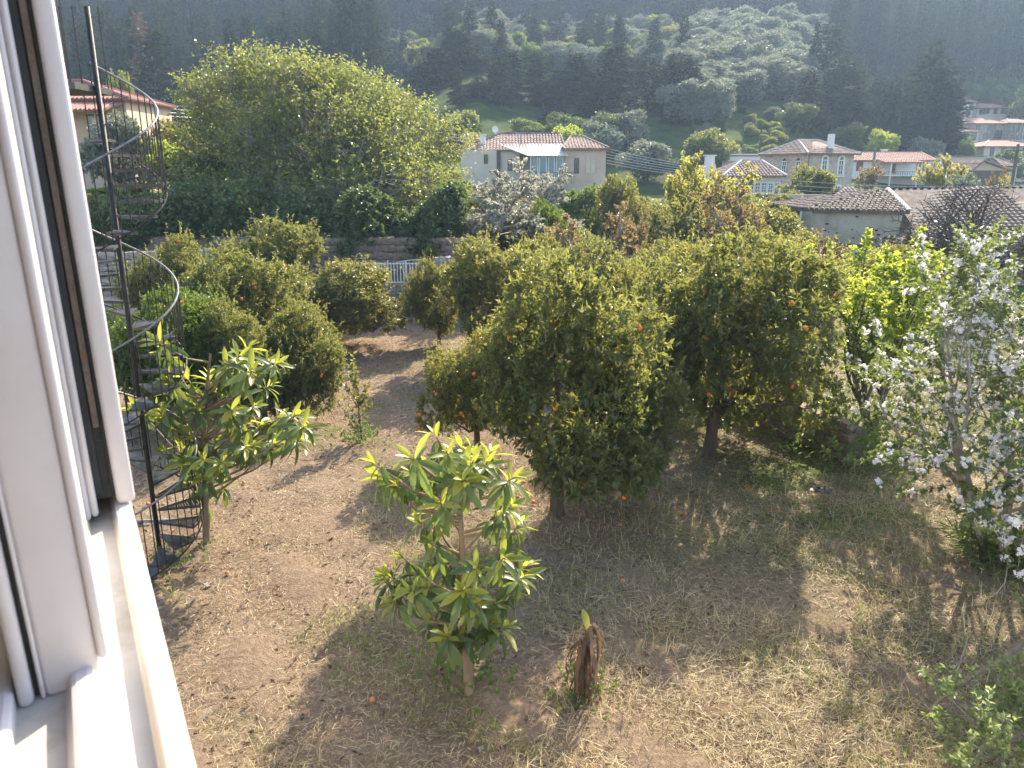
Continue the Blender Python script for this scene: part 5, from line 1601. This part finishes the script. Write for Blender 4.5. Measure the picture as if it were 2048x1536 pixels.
BT('poplar_tree', 'tall yellow green tree of upright shoots before the low house', 1295, 1465, 322, 38, S1, M['yellow'], trunk=M['bark_pale'])
BT('poplar_tree', 'wide pale yellow twiggy tree behind the taller yellow green one', 1320, 1530, 350, 41, S2, M['yellow'], rz=1.2, trunk=M['bark_pale'])
BT('poplar_tree', 'slimmer yellow green tree of shoots right of the taller one', 1400, 1500, 345, 43, S1, M['yellow'], rz=2, trunk=M['bark_pale'])
BT('fig_tree', 'nearly bare grey brown tree with rusty buds left of the old tiled house', 1400, 1600, 370, 31, S0, M['rust'], rz=3, trunk=M['twig'])
BT('fig_tree', 'bare brownish tree with a tall leader below the yellow green shoots', 1270, 1450, 395, 30, S2, M['citrus_yellow'], rz=.5, trunk=M['twig'])
BT('fig_tree', 'brown twiggy bush between the right orange tree and the old house wall', 1580, 1720, 470, 28, S0, M['rust'], rz=5, trunk=M['twig'])
BT('laurel_tree', 'dark rounded evergreen in front of the stone house', 1560, 1672, 330, 58, B0, M['citrus'])
BT('almond_tree', 'brown budding tree left of the white house porch', 1700, 1795, 332, 72, S2, M['rust'])
BT('willow_tree', 'bright yellow tree of upright shoots behind the old tile roof', 1855, 1975, 318, 60, S1, M['yellow'], rz=1)
BT('bushy_tree', 'blue grey round bush on the horizon of the old tile roof', 1890, 1972, 350, 52, B1, M['olive'])
BT('almond_tree', 'rusty bush right of the blue grey one', 1965, 2015, 340, 55, S0, M['rust'])
BT('bushy_tree', 'small bright green tree behind the white house roof', 1722, 1792, 262, 118, B2, M['maple'])
BT('bushy_tree', 'dark bluish trees behind the white house right part', 1800, 1880, 275, 122, B0, M['olive'])
BT('bushy_tree', 'green tree left of the large pinkish house', 1905, 1945, 280, 118, B1, M['green'])
BT('bushy_tree', 'large light green tree at the upper right edge', 2000, 2090, 172, 172, B2, M['mulberry'])
BT('bushy_tree', 'yellow green bush right of the pinkish house roof', 1085, 1170, 252, 100, B1, M['maple'])
BT('bushy_tree', 'grey green bush right of the wire bundle', 1235, 1340, 280, 92, B0, M['olive'])
BT('bushy_tree', 'yellow bush left of the pinkish house chimney', 915, 965, 268, 78, B1, M['yellow'])
BT('bushy_tree', 'dark green bush behind the left end of the pinkish house', 860, 950, 250, 100, B2, M['green'])
BT('bushy_tree', 'bright green bush beyond the pinkish house roof', 1010, 1100, 238, 108, B0, M['green'], rz=2)
BT('poplar_tree', 'yellow flowering tree on the spur at the top centre', 965, 1010, 95, 195, B1, M['yellow'])
BT('poplar_tree', 'yellow flowering tree right of the tall middle conifer', 1245, 1345, 103, 190, B2, M['yellow'])
BT('poplar_tree', 'yellow tree at the upper edge of the olive grove', 1450, 1495, 122, 190, S1, M['yellow'])
BT('poplar_tree', 'yellow tree among the conifers left of the white hill house', 975, 1000, 165, 150, B0, M['yellow'])
# orchard growth that fills the ground between the garden wall and the houses
rng_ = random.Random(71)
fill = [('bushy_tree', 'green bushy tree of the orchard beyond the garden wall', 'green', BRD, None), ('orange_tree', 'yellow topped citrus tree of the orchard beyond the garden wall', 'citrus_yellow', BRD, None),
        ('pomegranate_tree', 'rusty twiggy tree of the orchard beyond the garden wall', 'rust', SPR, 'twig'), ('bushy_tree', 'dull green bushy tree of the orchard beyond the garden wall', 'mulberry', BRD, None),
        ('olive_tree', 'grey green tree of the orchard beyond the garden wall', 'olive', BRD, None)]
for i in range(60):
    x = rng_.uniform(800, 1590) if i < 46 else rng_.uniform(150, 800)
    Y = rng_.uniform(30.5, 62) if x > 1020 else rng_.uniform(36, 62)
    nm, lb, mt, pr, tr_ = fill[rng_.choice((0, 0, 1, 1, 2, 3, 4))]
    wpx = rng_.uniform(1.3, 2.3) * F / Y
    yt = 341 + (EYE - tz(fx(x, Y), Y) - rng_.uniform(2.2, 3.6)) / Y * F
    yt = max(yt, 382)
    BT(nm, lb, x - wpx, x + wpx, yt, Y, pr[i % 3], M[mt], group='orchard trees beyond the garden wall', rz=i, trunk=M[tr_] if tr_ else None, sink=.4)
# bare dark tree before the old tiled house
b0 = at(1950, 560, 30); b0.z = tz(b0.x, 30)
t = thing('bare_tree', b0, 'bare dark branching tree in front of the old tiled roof', 'tree')
rng = np.random.default_rng(88); mb = MB(); tips = []
for dv in ((-.35, 0, 1), (.3, .1, 1), (.0, -.1, 1)):
    grow(mb, rng, Vector((0, 0, -.2)), Vector(dv).normalized(), 3.2, .11, 0, dict(seg=[6, 5, 4, 3], kids=[9, 8, 7], ratio=[.65, .55, .5], ang=[.8, .8, .8], f0=[.25, .2, .2], trop=[.0, .0, .0, .0], wob=.13, taper=.45, sides=[7, 5, 3, 3], rmin=.010), tips)
P, D, TL = tip_arrays(tips)
s = (at(1950, 375, 30).z - b0.z) / np.percentile(P[:, 2], 99)
mb.v = [(a * s * 1.5, b * s, c * s) for a, b, c in mb.v]
mb.build('trunk', M['twig_dark'], t)

# ---- conifers
def conifer(seed, nb, ns, rmax, needle, droop):
    rng = np.random.default_rng(seed)
    Hh = 14.0
    tr = MB().tube([(0, 0, -.6), (0, 0, 4), (0.05, 0, 9), (0, 0, 13.6)], [.26, .2, .12, .03], 6)
    Ps, Ds, Ls = [], [], []
    for k in range(nb):
        f = (k + rng.random()) / nb
        z = 1.2 + f * 12.4
        a = k * 2.4 + rng.normal(0, .3)
        L = rmax * (1 - f ** 1.25) ** .8 * rng.uniform(.6, 1.2) + .25
        sl = .25 - droop * (1 - f) + rng.normal(0, .1)
        d = np.array([math.cos(a), math.sin(a), sl])
        m = max(3, int(ns * L / rmax))
        s = rng.random(m) ** .7
        p = np.array([0, 0, z]) + d * (s * L)[:, None] + rng.normal(0, .08, (m, 3)) + np.c_[np.zeros((m, 2)), -.12 * (s * L) ** 2 * .5]
        dd = d * .8 + rng.normal(0, .55, (m, 3)); dd[:, 2] -= .1
        Ps.append(p); Ds.append(unit(dd)); Ls.append(needle * (.6 + .7 * rng.random(m)))
    P, D, L = np.concatenate(Ps), np.concatenate(Ds), np.concatenate(Ls)
    N = rng.normal(size=P.shape) * .5; N[:, 2] += .8
    N = unit(N - (N * D).sum(1, keepdims=True) * D)
    v, f = leaf_tris(P, D, N, L, L * .42)
    return np_mesh('conifer_crown', v, f, np.repeat(rng.random(len(P)), 2), [M['conifer']]), tr.mesh('conifer_trunk', M['bark']), (v, f)
CON = [conifer(500, 110, 26, 2.5, .75, .5), conifer(501, 120, 24, 2.0, .7, .3), conifer(502, 90, 30, 3.1, .8, .6), conifer(503, 130, 22, 1.5, .6, .1)]
def contree(label, xc, xw, ytop, Y, k, mat=None, name='cypress_tree', rz=0.0, group='tall conifers on the hillside', zoff=0):
    X = at(xc, 341, Y).x
    z = tz(X, Y) + zoff
    hgt = at(xc, ytop, Y).z - z
    rad = (at(xc + xw / 2, ytop, Y).x - at(xc - xw / 2, ytop, Y).x) / 2
    ref = [2.5, 2.0, 3.1, 1.5][k]
    t = thing(name, (X, Y, z), label, 'tree', group, rz, (rad / ref, rad / ref, hgt / 13.9))
    link('trunk', CON[k][1], t); link('crown', CON[k][0], t, mat or M['conifer'])
    return t
con = [('tall dark conifer in the middle of the spur, left of the yellow flowering tree', 925, 95, 58, 140, 0), ('conifer just left of the tall one on the spur, slightly lower', 880, 70, 95, 132, 1), ('dark conifer at the left end of the conifer row on the spur', 848, 60, 125, 128, 0),
       ('narrow conifer right of the yellow spur tree', 1022, 62, 100, 130, 1), ('slender pointed conifer between the narrow one and the white hill house', 1070, 45, 105, 128, 3), ('small dark conifer in front of the low hill house', 1110, 40, 140, 126, 3),
       ('dark conifer left of the tall middle conifer', 1148, 75, 105, 128, 1), ('tall middle conifer below the sagging cable end', 1222, 105, 84, 125, 0), ('dark conifer right of the tall middle conifer, before the yellow flowers', 1290, 80, 112, 122, 2),
       ('broad dark conifer at the left edge of the olive grove', 1348, 100, 105, 124, 0), ('low dark conifer at the foot of the olive grove', 1385, 55, 180, 122, 2), ('small conifer below the tall left spur conifer', 960, 55, 150, 120, 2),
       ('tall conifer with rounded top right of the olive grove', 1638, 105, 45, 150, 2), ('slim leaning spire left of the rounded conifer', 1607, 26, 45, 152, 3), ('conifer in front of the rounded one', 1672, 85, 108, 138, 0), ('dark conifer with drooping boughs above the stone house chimney', 1690, 80, 170, 126, 1),
       ('dark broad evergreen left of the stone house chimney', 1600, 105, 190, 122, 2), ('tallest pointed conifer behind the white house', 1835, 115, 78, 135, 0), ('conifer left of the tallest pointed one', 1785, 90, 150, 130, 2), ('conifer right of the tallest pointed one', 1872, 90, 130, 132, 1), ('low conifer beside the valley houses', 1884, 54, 165, 134, 0),
       ('dark conifer between the two right hand conifer groups', 1735, 70, 155, 140, 1), ('green tall conifer at the left above the red roof', 335, 85, 55, 120, 1), ('tall conifer left of the huge domed tree', 715, 60, 30, 150, 3), ('pale brown conifer beside the previous tall one', 738, 60, 45, 152, 1),
       ('conifer at the upper left next to the stair pole', 145, 60, 60, 130, 1), ('pale pointed conifer in the forest at the top right of centre', 1312, 60, 5, 235, 0), ('conifer above the olive grove', 1478, 70, 55, 215, 2), ('conifer right above the olive grove', 1530, 60, 80, 210, 1)]
for i, (lab, xc, xw, yt, Y, k) in enumerate(con):
    contree(lab, xc, xw * 1.12, yt, Y, k, rz=i * 1.3, mat=M['conifer_dry'] if 'pale brown' in lab else None)
contree('dried brown conifer at the left beside the green one', 312, 60, 20, 124, 1, M['conifer_dry'])
contree('low yellowing garden conifer at the right edge before the hut', 2012, 60, 352, 50, 2, M['citrus_yellow'], 'garden_conifer', group=None)
rng = random.Random(45)
zones = [(905, 'left of the tall left spur conifer'), (985, 'beside the tall left spur conifer'), (1085, 'left of the white hill house'), (1190, 'in front of the white hill house'), (1275, 'beside the tall middle conifer'), (1420, 'left of the olive grove')]
for i in range(34):
    x = rng.uniform(835, 1400); Y = rng.uniform(114, 146)
    z_ = next(q for lim, q in zones if x < lim)
    contree('slim dark conifer ' + z_, x, rng.uniform(34, 62), rng.uniform(105, 195), Y, rng.choice((0, 1, 1, 3)), rz=i, group='slim conifers on the spur')
for i in range(60):
    x = rng.uniform(770, 1380); Y = rng.uniform(150, 235)
    z_ = next(q for lim, q in zones if x < lim)
    contree('slim conifer higher up ' + z_, x, rng.uniform(24, 46), 341 - (tz(fx(x, Y), Y) - EYE + rng.uniform(8, 15)) / Y * F, Y, rng.choice((0, 1, 1, 3)), rz=i, group='slim conifers on the spur')
for i in range(26):
    x = rng.choice((rng.uniform(1575, 1720), rng.uniform(1745, 1868))); Y = rng.uniform(126, 150)
    z_ = 'above the stone house' if x < 1730 else 'behind the white house'
    contree('dark conifer of the stand ' + z_, x, rng.uniform(45, 80), rng.uniform(120, 225), Y, rng.choice((0, 1, 2)), rz=i, group='conifer stands behind the houses')
for i in range(30):
    x, Y = rng.uniform(1880, 2090), rng.uniform(184, 215)
    X = fx(x, Y); s = rng.uniform(.9, 1.6)
    t = thing('hill_bush', (X, Y, tz(X, Y) - .3), 'green bush on the slope behind the valley houses', 'bush', 'bushes behind the valley houses', i, (s, s, s * .9))
    link('trunk', BRD[i % 3][1], t); link('crown', BRD[i % 3][0], t, M[rng.choice(('green', 'ivy', 'mulberry'))])
# olive grove on the spur
rng = random.Random(44)
og = 'olive trees of the grove on the spur'
for i in range(150):
    for _ in range(60):
        x, Y = rng.uniform(1350, 1625), rng.uniform(116, 206)
        if x > 1625 - max(0, (150 - Y)) * 2.2: continue
        if Y < 131 and 1425 < x < 1545 and rng.random() < .8: continue
        break
    X = fx(x, Y); z = tz(X, Y); s = rng.uniform(.95, 1.45)
    t = thing('olive_tree', (X, Y, z - .3), 'grey green round olive tree in the ' + ('bottom' if Y < 132 else 'lower' if Y < 152 else 'middle' if Y < 172 else 'upper' if Y < 190 else 'topmost') + ' part of the grove, ' + ('left side' if x < 1440 else 'centre' if x < 1530 else 'right side'), 'tree', og, rng.random() * 6, (s * 1.1, s * 1.1, s * .9))
    link('trunk', BRD[i % 3][1], t); link('crown', BRD[i % 3][0], t, M['olive'])
for i in range(150):
    x, Y = rng.uniform(760, 1440), rng.uniform(152, 232)
    X = fx(x, Y); z = tz(X, Y); s = rng.uniform(.8, 1.4)
    mt = rng.choice(['olive', 'olive', 'olive', 'olive', 'mulberry', 'yellow' if Y > 175 and rng.random() < .5 else 'green'])
    lab = {'olive': 'grey green bush between the conifers of the spur', 'green': 'green bush between the conifers of the spur', 'mulberry': 'dull green bush between the conifers of the spur', 'yellow': 'bright yellow green bush high between the conifers of the spur'}[mt]
    t = thing('hill_bush', (X, Y, z - .3), lab, 'bush', 'bushes on the spur', rng.random() * 6, (s, s, s * .85))
    link('trunk', BRD[i % 3][1], t); link('crown', BRD[i % 3][0], t, M[mt])
for i in range(70):
    x, Y = rng.uniform(760, 2040), rng.uniform(84, 124)
    if (800 < x < 1390 and Y > 108) or (1390 < x < 1560 and Y > 104) or (x >= 1690 and Y < 116) or (1430 < x < 1690 and Y < 103) or (x < 1430 and Y < 90): continue
    X = fx(x, Y); z = tz(X, Y); s = rng.uniform(.8, 1.3)
    mt = rng.choice(['olive', 'green', 'ivy', 'ivy', 'mulberry'])
    lab = {'olive': 'grey green bush at the foot of the hill behind the houses', 'green': 'green bush at the foot of the hill behind the houses', 'ivy': 'dark bush at the foot of the hill behind the houses', 'mulberry': 'dull green bush at the foot of the hill behind the houses'}[mt]
    t = thing('hill_bush', (X, Y, z - .3), lab, 'bush', 'bushes at the foot of the hill', rng.random() * 6, (s, s, s * .8))
    link('trunk', BRD[i % 3][1], t); link('crown', BRD[i % 3][0], t, M[mt])

rng = random.Random(46)
for i in range(46):
    x, Y = rng.uniform(1375, 1570), rng.uniform(98, 134)
    X = fx(x, Y); s = rng.uniform(.22, .55)
    t = thing('hill_bush', (X, Y, tz(X, Y) - .15), 'small low bush on the grassy slope left of the stone house roof', 'bush', 'low bushes on the grassy slope', i, (s, s, s * .8))
    link('trunk', BRD[i % 3][1], t); link('crown', BRD[i % 3][0], t, M[rng.choice(('green', 'olive', 'mulberry'))])
# forest: the nearest trees one by one, the rest as one mass
fm = []
for k in range(4):
    v, f = CON[k][2]
    trunk = CON[k][1]
    n0 = len(v)
    tv = np.array([q.co[:] for q in trunk.vertices])
    tf = []
    for p in trunk.polygons:
        q = list(p.vertices)
        for j in range(1, len(q) - 1): tf.append((q[0], q[j], q[j + 1]))
    tf = np.array(tf)
    me = np_mesh('forest_conifer', np.r_[v, tv], np.r_[f, tf + n0], np.r_[np.repeat(np.random.default_rng(k).random(len(f) // 2), 2), np.zeros(len(tf))], [M['conifer'], M['bark']], midx=np.r_[np.zeros(len(f), int), np.ones(len(tf), int)])
    fm.append(me)
rng = np.random.default_rng(99)
cand = []
Yc = 118.0
while Yc < 400:
    sp_ = 4.8 if Yc < 260 else 5.8
    for X in np.arange(-Yc * .80, Yc * .82, sp_):
        x_, y_ = X + rng.normal(0, 1.4), Yc + rng.normal(0, 1.6)
        px_ = 1024 + x_ / (y_ * .965) * F
        onspur = 780 < px_ < 1640 and y_ < 222
        valley = px_ > 1640 and y_ < 190
        left = px_ < 780 and y_ < 128
        if onspur or valley or left: continue
        cand.append((y_, x_))
    Yc += sp_
cand.sort()
srcs = []
inview = [c for c in cand if 120 < 1024 + c[1] / (c[0] * .965) * F < 2080]
single = inview[:250]
taken = set(single)
for i, (Y, X) in enumerate(single):
    k = int(rng.integers(4))
    s = rng.uniform(.75, 1.25)
    o = link('forest_conifer', fm[k], None, loc=(X, Y, tz(X, Y)), rot=(0, 0, rng.random() * 6.28), sc=(s * .9, s * .9, s * rng.uniform(1.0, 1.5)))
    px_ = 1024 + X / (Y * .965) * F
    spot = next(q for lim, q in ((260, 'left of the brown dried conifer'), (400, 'around the brown dried conifer'), (560, 'above the left half of the huge domed tree'), (800, 'above the right half of the huge domed tree'), (1050, 'above the left end of the spur'), (1300, 'above the white hill house'), (1620, 'above the olive grove'), (1760, 'left of the tallest pointed conifer'), (1900, 'behind the tallest pointed conifer'), (9999, 'above the valley houses')) if px_ < lim)
    dep = 'front' if Y < 138 else 'second' if Y < 150 else 'third' if Y < 175 else 'fourth' if Y < 205 else 'rear'
    where = 'left' if px_ < 800 else ('middle' if px_ < 1500 else 'right')
    tag(o, dep + ' row forest conifer ' + spot, 'tree', 'conifers of the forest edge, ' + where)
    if len(srcs) == k and len(srcs) < 4: srcs.append(o)
    elif len(srcs) < 4 and k not in [fm.index(q.data) for q in srcs]: srcs.append(o)
rest = [c for c in cand if c not in taken]
me = bpy.data.meshes.new('forest')
me.from_pydata([(X, Y, tz(X, Y)) for Y, X in rest], [], [])
fo = link('forest', me)
fo['kind'] = 'stuff'; fo['label'] = 'dense dark conifer forest covering the hillside in blue haze'
ng = bpy.data.node_groups.new('forest_trees', 'GeometryNodeTree')
ng.interface.new_socket('Geometry', in_out='INPUT', socket_type='NodeSocketGeometry')
ng.interface.new_socket('Geometry', in_out='OUTPUT', socket_type='NodeSocketGeometry')
N_, Lk = ng.nodes, ng.links
gi, go = N_.new('NodeGroupInput'), N_.new('NodeGroupOutput')
ip = N_.new('GeometryNodeInstanceOnPoints')
gj = N_.new('GeometryNodeJoinGeometry')
for o in srcs:
    oi = N_.new('GeometryNodeObjectInfo'); oi.inputs['Object'].default_value = o; oi.inputs['As Instance'].default_value = True
    Lk.new(oi.outputs['Geometry'], gj.inputs[0])
ip.inputs['Pick Instance'].default_value = True
ri = N_.new('FunctionNodeRandomValue'); ri.data_type = 'INT'; ri.inputs[4].default_value = 0; ri.inputs[5].default_value = 3
rr_ = N_.new('FunctionNodeRandomValue'); rr_.data_type = 'FLOAT_VECTOR'; rr_.inputs[0].default_value = (0, 0, 0); rr_.inputs[1].default_value = (0, 0, 6.28); rr_.inputs['Seed'].default_value = 3
rs_ = N_.new('FunctionNodeRandomValue'); rs_.data_type = 'FLOAT_VECTOR'; rs_.inputs[0].default_value = (.7, .7, .9); rs_.inputs[1].default_value = (1.15, 1.15, 1.75); rs_.inputs['Seed'].default_value = 9
Lk.new(gi.outputs[0], ip.inputs['Points']); Lk.new(gj.outputs[0], ip.inputs['Instance'])
Lk.new(ri.outputs[2], ip.inputs['Instance Index']); Lk.new(rr_.outputs[0], ip.inputs['Rotation']); Lk.new(rs_.outputs[0], ip.inputs['Scale'])
Lk.new(ip.outputs[0], go.inputs[0])
md = fo.modifiers.new('forest_trees', 'NODES'); md.node_group = ng
